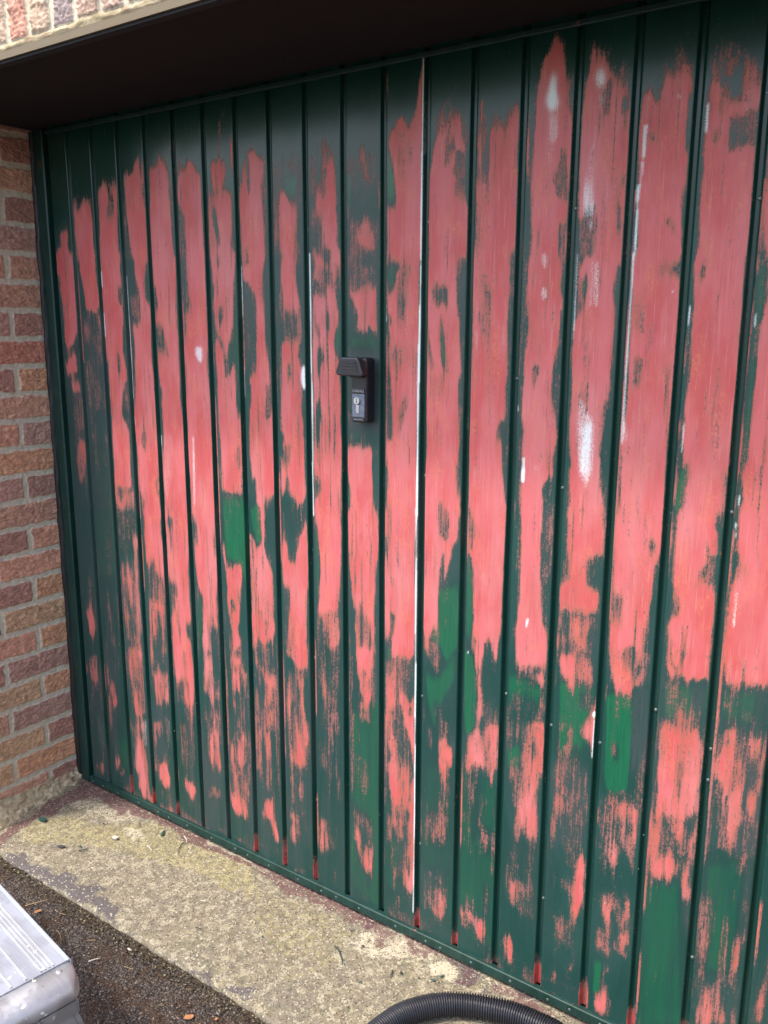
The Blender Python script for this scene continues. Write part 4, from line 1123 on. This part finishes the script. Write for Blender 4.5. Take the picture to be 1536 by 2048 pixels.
# solid masonry core behind the faces
cb = bmesh.new()
box_bm(cb, -1.255, -0.0605, -0.3985, 0.30, 0.0, 1.932)
box_bm(cb, RX + 0.0605, RX + 1.255, -0.3985, 0.30, 0.0, 1.932)
box_bm(cb, j0, j0 + 75 * 0.0712, -0.3985, 0.30, 1.9355, 2.756)
box_bm(cb, -0.0595, RX + 0.0595, 0.062, 0.30, 0.0, 1.9345)
link('masonry_core', bm_mesh(cb), M_MORTAR, WALL)
# steel lintel: flange edge shows under the soldiers
lo = [(-0.4045, 1.909), (-0.4045, 1.928), (-0.400, 1.9315), (-0.30, 1.9345), (-0.30, 1.909)]
lintel = extr('steel_lintel', lo, -0.30, RX + 0.30, M_STEEL, WALL)
# rough mortar smears between soldiers and flange
xs = np.arange(j0, j0 + 75 * 0.0712, 0.004); tt = np.linspace(0, 1, 8)
X, T = np.meshgrid(xs, tt)
prot = 0.004 * fbm(X * 25, T * 2, 3, 17) * np.sin(np.pi * T)
zt = 1.9235 + T * (0.0105 + 0.012 * sstep(0.5, 0.75, fbm(X * 16, 0 * X + 3, 2, 19)))
link('mortar_bed', grid('mortar_bed', np.stack([X, -0.4045 - prot, zt], -1)), M_MORTAR, WALL, True)
# haunch of rough mortar at the foot of the left reveal
ys = np.linspace(0.0, -0.42, 200); tt = np.linspace(0, 1, 40)
Yg, T = np.meshgrid(ys, tt, indexing='ij')
prj = 0.020 + 0.165 * (-Yg) + 0.006 * (fbm(Yg * 40, T * 3, 3, 7) - 0.5)
hh = 0.026 + 0.022 * fbm(Yg * 9, 0 * T, 2, 12) + 0.05 * (-Yg)
Xh = -0.057 + prj * (1 - T) ** 1.3 + 0.009 * (fbm(Yg * 60, T * 6, 4, 14) - 0.5) * 2
Zh = -0.004 + hh * T ** 0.85 + 0.012 * (fbm(Yg * 30, T * 9, 3, 15) - 0.5)
Xh = np.where(T > 0.97, -0.058, Xh)
link('mortar_haunch', grid('mortar_haunch', np.stack([Xh, Yg, Zh], -1)), M_MORTAR, WALL, False)

# soffit
SO = empty('soffit_board', (1.067, -0.2, 1.907), 'dark stained board lining the underside of the lintel above the green door', 'soffit')
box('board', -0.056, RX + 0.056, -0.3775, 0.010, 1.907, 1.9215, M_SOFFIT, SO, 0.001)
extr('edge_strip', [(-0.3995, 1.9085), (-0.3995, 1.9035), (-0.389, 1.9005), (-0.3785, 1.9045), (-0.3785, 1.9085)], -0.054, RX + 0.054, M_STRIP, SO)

# ---------------------------------------------------------------- ground
def apron():
    x = np.linspace(-0.056, RX + 0.056, 800); y = np.concatenate([np.linspace(0.06, -0.36, 150), np.linspace(-0.362, -0.377, 10)])
    X, Y = np.meshgrid(x, y)
    GX, GY = 0.003, 0.003
    Lg, _ = raster(GROUND_MASK, -0.06, -0.45, GX, GY, 760, 170, 'dkcyrgw')
    Xw = X + 0.030 * (fbm(X * 28, Y * 28, 5, 5) - 0.5) * 2; Yw = Y + 0.022 * (fbm(X * 28, Y * 28, 5, 9) - 0.5) * 2
    g = lambda c: sample(Lg[c], Xw, Yw, -0.06, -0.45, GX, GY)
    Z = 0.0022 * (fbm(X * 12, Y * 12, 3, 1) - 0.5) * 2 + 0.0022 * (fbm(X * 90, Y * 90, 3, 2) - 0.5)
    Z = Z - 0.002
    D = g('d'); D = np.maximum(D, 0.75 * sstep(-0.03, 0.0, Y) * sstep(0.35, 0.6, fbm(X * 12, Y * 12, 2, 33)))
    beyond = sstep(1.55, 1.7, X)
    D = np.maximum(D, beyond * 0.6 * sstep(-0.09, -0.02, Y)); K = np.maximum(g('k'), 0.5 * beyond * sstep(0.55, 0.7, fbm(X * 9, Y * 9, 3, 35)))
    Yl = np.maximum(g('y'), 0.35 * sstep(0.35, 0.6, fbm(X * 5, Y * 5, 2, 37)))
    edge = sstep(-0.360, -0.377, Y)
    Yj = Y - edge * 0.006 * (fbm(X * 20, 0 * X, 3, 44) - 0.5) * 2
    Z = Z - edge * (0.004 + 0.016 * sstep(0.8, 1.0, edge)) - sstep(-0.33, -0.37, Y) * 0.0025 * fbm(X * 14, Y * 30, 2, 45) * 2
    K = np.maximum(K, edge * 0.4)
    return link('concrete_apron', grid('apron', np.stack([X, Yj, Z], -1), {'stain': np.stack([D, K, g('c'), Yl], -1)}), M_CONC, None, True, kind='structure')
apron()
def driveway():
    x = np.concatenate([[-300, -80, -20, -6, -2, -0.6], np.linspace(-0.1, 1.35, 480), np.linspace(1.45, 4, 12), [8, 25, 90, 300]])
    y = np.concatenate([[300, 90, 25, 8, 2, 0.3], np.linspace(-0.355, -1.0, 220), np.linspace(-1.1, -4, 14), [-8, -25, -90, -300]])
    X, Y = np.meshgrid(x, y)
    near = (X > -0.1) & (X < 1.36) & (Y < -0.35) & (Y > -1.01)
    rg = (fbm(X * 95, Y * 95, 2, 3) - 0.5) * 0.007 + (fbm(X * 10, Y * 10, 2, 4) - 0.5) * 0.006
    Z = -0.016 + np.where(near, rg, 0)
    Z = Z + sstep(-0.42, -0.375, Y) * 0.006 * near * fbm(X * 30, Y * 30, 2, 6)
    Z = np.where((Y > -0.37) & (Y < 0.1), -0.03, Z)
    return link('driveway', grid('driveway', np.stack([X, Y, Z], -1)), M_ASPH, None, True, kind='structure')
driveway()

# ---------------------------------------------------------------- loose grit and crumbs (uncountable)
def crumbs(name, n, area, zf, smin, smax, mat):
    V = []; F = []
    for i in range(n):
        x, y = area(); s = smin + (smax - smin) * random.random() ** 2.5
        z = zf(x, y); b = len(V); a = random.random() * 6.28
        q = [(1, 0, 0), (0, 1, 0), (-1, 0, 0), (0, -1, 0), (0, 0, 1), (0, 0, -1)]
        ex = (random.uniform(.7, 1.6), random.uniform(.5, 1), random.uniform(.35, .8))
        for p in q:
            px, py, pz = p[0] * ex[0], p[1] * ex[1], p[2] * ex[2]
            jx, jy, jz = [random.uniform(-.25, .25) for _ in range(3)]
            px += jx; py += jy; pz += jz
            V.append((x + s * (px * math.cos(a) - py * math.sin(a)), y + s * (px * math.sin(a) + py * math.cos(a)), z + s * (pz + .3)))
        for t in ((0, 1, 4), (1, 2, 4), (2, 3, 4), (3, 0, 4), (1, 0, 5), (2, 1, 5), (3, 2, 5), (0, 3, 5)): F.append([b + k for k in t])
    me = bpy.data.meshes.new(name); me.from_pydata(V, [], F)
    return link(name, me, mat, None, False, kind='stuff')
def mat_grit(name, cols):
    t = NT(name); n = t.ramp(t.noise((60,) * 3, 2, 0.5), 0.35, 0.65)
    c = t.mix(n, cols[0], cols[1]); c = t.mix(t.ramp(t.noise((130,) * 3, 1, 0.5), 0.6, 0.64), c, cols[2])
    return t.fin(c, 0.85)
g1 = crumbs('grit', 5200, lambda: (random.uniform(-0.05, 1.3), -0.385 - 0.55 * random.random()), lambda x, y: -0.014, 0.0010, 0.0034, mat_grit('driveway_grit', [(0.10, 0.08, 0.065), (0.055, 0.042, 0.034), (0.24, 0.185, 0.14)]))
g1['label'] = 'loose dark grit scattered over the old driveway'; g1['category'] = 'grit'
def ap():
    x = random.uniform(0.0, 2.1)
    if random.random() < 0.5: return x, -0.012 - 0.05 * random.random() ** 2
    return x, -0.01 - 0.36 * random.random()
g2 = crumbs('paint_crumbs', 1500, ap, lambda x, y: 0.0, 0.0006, 0.0022, mat_grit('paint_crumb', [(0.16, 0.05, 0.045), (0.03, 0.05, 0.045), (0.5, 0.46, 0.38)]))
g2['label'] = 'fine paint crumbs and dust under the door'; g2['category'] = 'paint crumbs'
g3 = crumbs('moss', 2600, lambda: (random.uniform(-0.02, 1.25), -0.379 - 0.035 * random.random() ** 1.6), lambda x, y: -0.010, 0.0012, 0.004, mat_grit('dark_moss', [(0.045, 0.028, 0.016), (0.06, 0.045, 0.02), (0.24, 0.21, 0.12)]))
g3['label'] = 'dark moss along the broken front edge of the concrete'; g3['category'] = 'moss'

# ---------------------------------------------------------------- twigs, leaves, flakes
def twig(x, y, z, ln, ang, r, mat, name, label, cat, group=None, bend=0.15, taper=0.5):
    bm = bmesh.new(); n = 9; rings = []
    for i in range(n):
        t = i / (n - 1) - 0.5
        lx = t * ln; ly = bend * ln * (0.25 - t * t) + random.uniform(-.02, .02) * ln
        rr = r * (1 - taper * abs(i / (n - 1)))
        lz = r * 0.9 + 0.06 * ln * (0.25 - t * t)
        rings.append([bm.verts.new((lx, ly + rr * math.cos(a), lz + rr * math.sin(a))) for a in [k * math.pi / 3 for k in range(6)]])
    for a, b in zip(rings, rings[1:]):
        for k in range(6): bm.faces.new((a[k], a[(k + 1) % 6], b[(k + 1) % 6], b[k]))
    bm.faces.new(rings[0]); bm.faces.new(rings[-1])
    o = link(name, bm_mesh(bm), mat, None, True); o.location = (x, y, z); o.rotation_euler = (0, 0, ang)
    o['label'] = label; o['category'] = cat
    if group: o['group'] = group
    return o
def flake(x, y, z, a, b, ang, mat, name, label, cat, group=None, th=0.0008):
    bm = bmesh.new(); n = 9; T = []; B = []
    for k in range(n):
        t = 2 * math.pi * k / n; rr = random.uniform(0.75, 1.1)
        cx, cy = a * rr * math.cos(t), b * rr * math.sin(t); cz = 0.12 * a * math.cos(t) ** 2
        T.append(bm.verts.new((cx, cy, cz + th + 0.001))); B.append(bm.verts.new((cx, cy, cz + 0.001)))
    bm.faces.new(T); bm.faces.new(list(reversed(B)))
    for k in range(n): bm.faces.new((T[k], B[k], B[(k + 1) % n], T[(k + 1) % n]))
    o = link(name, bm_mesh(bm), mat); o.location = (x, y, z); o.rotation_euler = (0, 0, ang)
    o['label'] = label; o['category'] = cat
    if group: o['group'] = group
    return o
twig(1.105, -0.148, 0.001, 0.062, -0.62, 0.0022, M_DARKTWIG, 'twig', 'long dark green twig lying mid concrete, left of the hose', 'twig', bend=0.3)
twig(0.500, -0.075, 0.001, 0.055, -1.0, 0.0016, M_DARKTWIG, 'twig', 'dark bent twig on the concrete close to the door rail', 'twig', bend=-0.4)
twig(0.478, -0.040, 0.001, 0.035, -0.5, 0.0017, M_PALE, 'wood_splinter', 'pale splinter touching the door rail above the dark bent twig', 'splinter')
twig(0.430, -0.125, 0.001, 0.030, -0.25, 0.0015, M_PALE, 'wood_splinter', 'straw coloured splinter amid the yellow lichen', 'splinter', bend=0.05)
twig(0.292, -0.236, 0.001, 0.026, 0.9, 0.0018, M_DARKTWIG, 'twig', 'short dark twig near the left end of the concrete', 'twig')
twig(0.372, -0.427, -0.012, 0.060, 1.05, 0.0012, M_TWIG, 'straw', 'thin golden straw on the driveway at the concrete edge', 'straw', bend=0.04)
twig(0.655, -0.470, -0.012, 0.026, 1.1, 0.0016, M_PALE, 'wood_splinter', 'short white splinter on the driveway beside the step platform', 'splinter', bend=0.1)
twig(0.520, -0.470, -0.012, 0.05, -0.4, 0.0008, M_TWIG, 'straw', 'thin curled straw on the driveway among grit', 'straw', bend=0.3)
twig(1.235, -0.125, 0.001, 0.022, -1.2, 0.0016, M_DARKTWIG, 'twig', 'tiny dark twig on pale concrete nearest the hose', 'twig')
twig(0.78, -0.27, 0.001, 0.018, 0.3, 0.0014, M_DARKTWIG, 'twig', 'small black twig mid concrete by the front edge', 'twig')
flake(0.228, -0.262, 0.001, 0.011, 0.007, 0.5, M_DARKTWIG, 'paint_flake', 'dark oval flake near the left brick wall', 'flake')
flake(0.405, -0.058, 0.001, 0.016, 0.004, -0.9, M_FLAKE, 'paint_flake', 'narrow grey green flake below the door rail', 'flake')
flake(0.316, -0.15, 0.001, 0.010, 0.006, 0.1, M_PALE, 'stone_chip', 'cream stone chip near the wall corner', 'stone chip', th=0.004)
flake(0.075, -0.215, 0.001, 0.013, 0.009, 0.3, M_FLAKE, 'stone', 'small grey flat stone at the foot of the wall mortar', 'stone', th=0.005)
flake(0.402, -0.447, -0.012, 0.010, 0.005, 1.2, M_LEAF, 'dry_leaf', 'small orange brown leaf beside the golden straw', 'leaf')
flake(0.475, -0.535, -0.012, 0.008, 0.006, 0.2, M_LEAF, 'dry_leaf', 'crumpled orange leaf fragment near the step platform edge', 'leaf')
flake(0.955, -0.46, -0.012, 0.011, 0.007, 0.8, M_LEAF, 'dry_leaf', 'pale brown leaf at the bottom edge of the driveway', 'leaf')
for i in range(26):
    x, y = random.uniform(0.15, 1.55), random.uniform(-0.34, -0.03)
    r = random.random()
    if r < 0.55: flake(x, y, 0.001, random.uniform(.003, .007), random.uniform(.0015, .003), random.random() * 6, M_FLAKE if r < .3 else M_DARKTWIG, 'paint_flake', 'tiny dark paint flake on the concrete', 'flake', 'tiny dark paint flakes on the concrete')
    else: twig(x, y, 0.001, random.uniform(.008, .02), random.random() * 6, 0.0007, M_TWIG, 'pine_needle', 'short dry needle on the concrete', 'needle', 'short dry needles on the concrete')
for i in range(22):
    x, y = random.uniform(0.2, 1.2), random.uniform(-0.62, -0.39)
    if i % 2: flake(x, y, -0.011, random.uniform(.003, .007), random.uniform(.002, .004), random.random() * 6, M_LEAF if i % 3 else M_PALE, 'leaf_fragment', 'tiny leaf fragment on the driveway', 'leaf', 'tiny leaf fragments on the driveway')
    else: twig(x, y, -0.012, random.uniform(.012, .03), random.random() * 6, 0.0007, M_TWIG, 'pine_needle', 'short dry needle on the driveway', 'needle', 'short dry needles on the driveway')

# ---------------------------------------------------------------- vacuum hose
def catmull(P, n):
    P = [Vector(p) for p in P]; P = [P[0] * 2 - P[1]] + P + [P[-1] * 2 - P[-2]]; out = []
    for i in range(1, len(P) - 2):
        for k in range(n):
            t = k / n; a, b, c, d = P[i - 1:i + 3]
            out.append(0.5 * ((2 * b) + (c - a) * t + (2 * a - 5 * b + 4 * c - d) * t * t + (3 * b - 3 * c + d - a) * t ** 3))
    out.append(P[-2]); return out
HR = 0.0235
hp = [(1.42, -0.78, HR), (1.36, -0.55, HR), (1.318, -0.36, HR), (1.325, -0.255, HR), (1.355, -0.190, HR), (1.408, -0.137, HR), (1.490, -0.100, HR), (1.56, -0.088, HR), (1.625, -0.092, HR), (1.72, -0.14, HR), (1.80, -0.24, HR), (1.86, -0.42, HR), (1.87, -0.7, HR), (1.90, -1.0, HR)]
def hose():
    c = catmull(hp, 60)
    d = [0]
    for a, b in zip(c, c[1:]): d.append(d[-1] + (b - a).length)
    c = np.array([list(v) for v in c]); d = np.array(d)
    s = np.arange(0, d[-1], 0.00062)
    C = np.stack([np.interp(s, d, c[:, i]) for i in range(3)], -1)
    T = np.gradient(C, axis=0); 
    for _ in range(1): T = np.stack([np.convolve(np.pad(T[:, i], 8, mode='edge'), np.ones(17) / 17, 'valid') for i in range(3)], -1)
    T /= np.linalg.norm(T, axis=1)[:, None]
    up = np.array([0, 0, 1.0]); N = np.cross(up, T); N /= np.linalg.norm(N, axis=1)[:, None]; B = np.cross(T, N)
    a = np.linspace(0, 2 * math.pi, 37)
    rr = HR - 0.0018 + 0.0021 * np.clip(np.cos(s / 0.0054 * 2 * math.pi) * 1.8, -1, 1)
    P = C[:, None, :] + rr[:, None, None] * (np.cos(a)[None, :, None] * N[:, None, :] + np.sin(a)[None, :, None] * B[:, None, :])
    o = link('vacuum_hose', grid('hose', P), M_HOSE, None, True)
    o['label'] = 'black corrugated hose curving over the concrete below the door'; o['category'] = 'hose'
hose()

# ---------------------------------------------------------------- aluminium step platform
PZ = 0.480
PL = empty('step_platform', (0.75, -0.95, -0.012), 'folding aluminium step platform with grooved deck and paint splashes on the driveway', 'work platform')
ang = math.atan2(0.154, -0.988)   # deck runs away from its front end along this direction
UX = Vector((math.cos(ang), math.sin(ang), 0)); VX = Vector((-0.152, -0.9884, 0)); C0 = Vector((1.192, -0.852, 0))
def PW(u, v, z): return C0 + UX * u + VX * v + Vector((0, 0, z))
def pbox(bm, u0, u1, v0, v1, z0, z1, bev=0.0):
    r = bmesh.ops.create_cube(bm, size=1.0)['verts']
    for q in r:
        q.co = PW((u0 + u1) / 2 + q.co.x * (u1 - u0), (v0 + v1) / 2 + q.co.y * (v1 - v0), (z0 + z1) / 2 + q.co.z * (z1 - z0))
    if bev: bmesh.ops.bevel(bm, geom=list({e for q in r for e in q.link_edges}), offset=bev, segments=3, affect='EDGES', profile=0.5)
WD = 0.32; LN = 0.95
bm = bmesh.new(); pbox(bm, 0.032, LN, 0.0, WD, PZ - 0.035, PZ, 0.004)
link('deck', bm_mesh(bm), M_DECK, PL)
bm = bmesh.new()
v = 0.022
for grp in ((0, .006, .012, .018), (.040,), (.062,), (.082, .088, .094), (.118,), (.14,), (.16, .166, .172), (.2,), (.222,), (.245, .251, .257, .263), (.285,)):
    for g in grp: pbox(bm, 0.040, LN - 0.01, v + g - 0.0011, v + g + 0.0011, PZ - 0.001, PZ + 0.0014, 0.0004)
link('tread_ribs', bm_mesh(bm), M_RIB, PL)
# rounded end cap: profile in (u,z), extruded across v with rounded ends
prof = [(0.034, PZ + 0.0016), (0.012, PZ + 0.0016), (0.003, PZ - 0.001), (-0.004, PZ - 0.005), (-0.009, PZ - 0.011), (-0.0115, PZ - 0.018), (-0.012, PZ - 0.027), (-0.0105, PZ - 0.031), (-0.004, PZ - 0.032), (0.034, PZ - 0.032)]
NV = 24; vs = np.concatenate([np.linspace(0, 0.02, 8), [0.16], WD - np.linspace(0.02, 0, 8)])
bm = bmesh.new(); rows = []
for vv in vs:
    e = min(vv, WD - vv); k = 1 - max(0, 1 - e / 0.02) ** 2; k = math.sqrt(max(k, 0.0)) * 0.6 + 0.4
    vo = vv
    rows.append([bm.verts.new(PW(0.034 + (a - 0.034) * (k if a < 0.03 else 1), vo, PZ - 0.02 + (b - PZ + 0.02) * (0.86 + 0.14 * k))) for a, b in prof])
for a, b in zip(rows, rows[1:]):
    for i in range(len(prof)): bm.faces.new((a[i], a[(i + 1) % len(prof)], b[(i + 1) % len(prof)], b[i]))
bm.faces.new(rows[0]); bm.faces.new(rows[-1])
cap = link('end_cap', bm_mesh(bm), M_CAP, PL, True)
for vv in (0.022, WD - 0.022): 
    p = PW(0.021, vv, PZ + 0.0012); rivet('rivet', p, (0, 0, 1), 0.0045, 0.002, M_CAP, cap)
def leg(v0, sgn, u0, far=False):
    """hinged leg frame member: channel from under the deck to the ground, slightly splayed"""
    bm = bmesh.new(); top = PW(u0, v0, PZ - 0.037); bot = PW(u0 + (-0.02 if not far else 0.02), v0 - sgn * 0.14, -0.012)
    ax = (bot - top); L_ = ax.length; zax = ax.normalized(); xax = UX.copy(); yax = zax.cross(xax).normalized(); xax = yax.cross(zax)
    Mx = Matrix((xax, yax, zax)).transposed().to_4x4(); Mx.translation = top
    def lb(x0, x1, y0, y1, z0, z1, b=0.0015):
        r = bmesh.ops.create_cube(bm, size=1.0)['verts']
        for q in r: q.co = Mx @ Vector(((x0 + x1) / 2 + q.co.x * (x1 - x0), (y0 + y1) / 2 + q.co.y * (y1 - y0), (z0 + z1) / 2 + q.co.z * (z1 - z0)))
        bmesh.ops.bevel(bm, geom=list({e for q in r for e in q.link_edges}), offset=b, segments=2, affect='EDGES', profile=0.5)
    lb(-0.010, 0.012, -0.022, 0.022, 0.0, L_ - 0.03)
    lb(-0.0135, -0.0105, -0.022, -0.017, 0.0, L_ - 0.03, 0.0005); lb(-0.0135, -0.0105, 0.017, 0.022, 0.0, L_ - 0.03, 0.0005)
    me = bm_mesh(bm); o = link('leg', me, M_LEG, PL)
    bm = bmesh.new(); lb2 = lb
    r = bmesh.ops.create_cube(bm, size=1.0)['verts']
    for q in r: q.co = Mx @ Vector((0.001 + q.co.x * 0.030, q.co.y * 0.052, L_ - 0.02 + q.co.z * 0.04))
    bmesh.ops.bevel(bm, geom=list({e for q in r for e in q.link_edges}), offset=0.004, segments=2, affect='EDGES', profile=0.5)
    link('rubber_foot', bm_mesh(bm), M_BLACK, o)
    for d in (0.022, 0.06):
        q = Mx @ Vector((-0.0105, 0.0, d)); rivet('rivet', q, -xax, 0.0048, 0.0022, M_SCREW, o)
    return Mx, L_
leg(0.040, 1, 0.012); leg(WD - 0.040, -1, 0.012); leg(0.040, 1, LN - 0.03, True); leg(WD - 0.040, -1, LN - 0.03, True)
for uu in (0.012, LN - 0.03):
    for zz in (PZ - 0.10, 0.15):
        k = (PZ - 0.037 - zz) / (PZ - 0.037) * 0.14
        bm = bmesh.new(); pbox(bm, uu - 0.012, uu + 0.012, 0.058 - k, WD - 0.058 + k, zz - 0.011, zz + 0.011, 0.003)
        link('crossbar', bm_mesh(bm), M_LEG, PL)
for v0 in (0.012, WD - 0.012 - 0.055):
    bm = bmesh.new(); pbox(bm, -0.008, 0.030, v0, v0 + 0.055, PZ - 0.052, PZ - 0.0375, 0.003)
    link('hinge_bracket', bm_mesh(bm), M_LEG, PL)
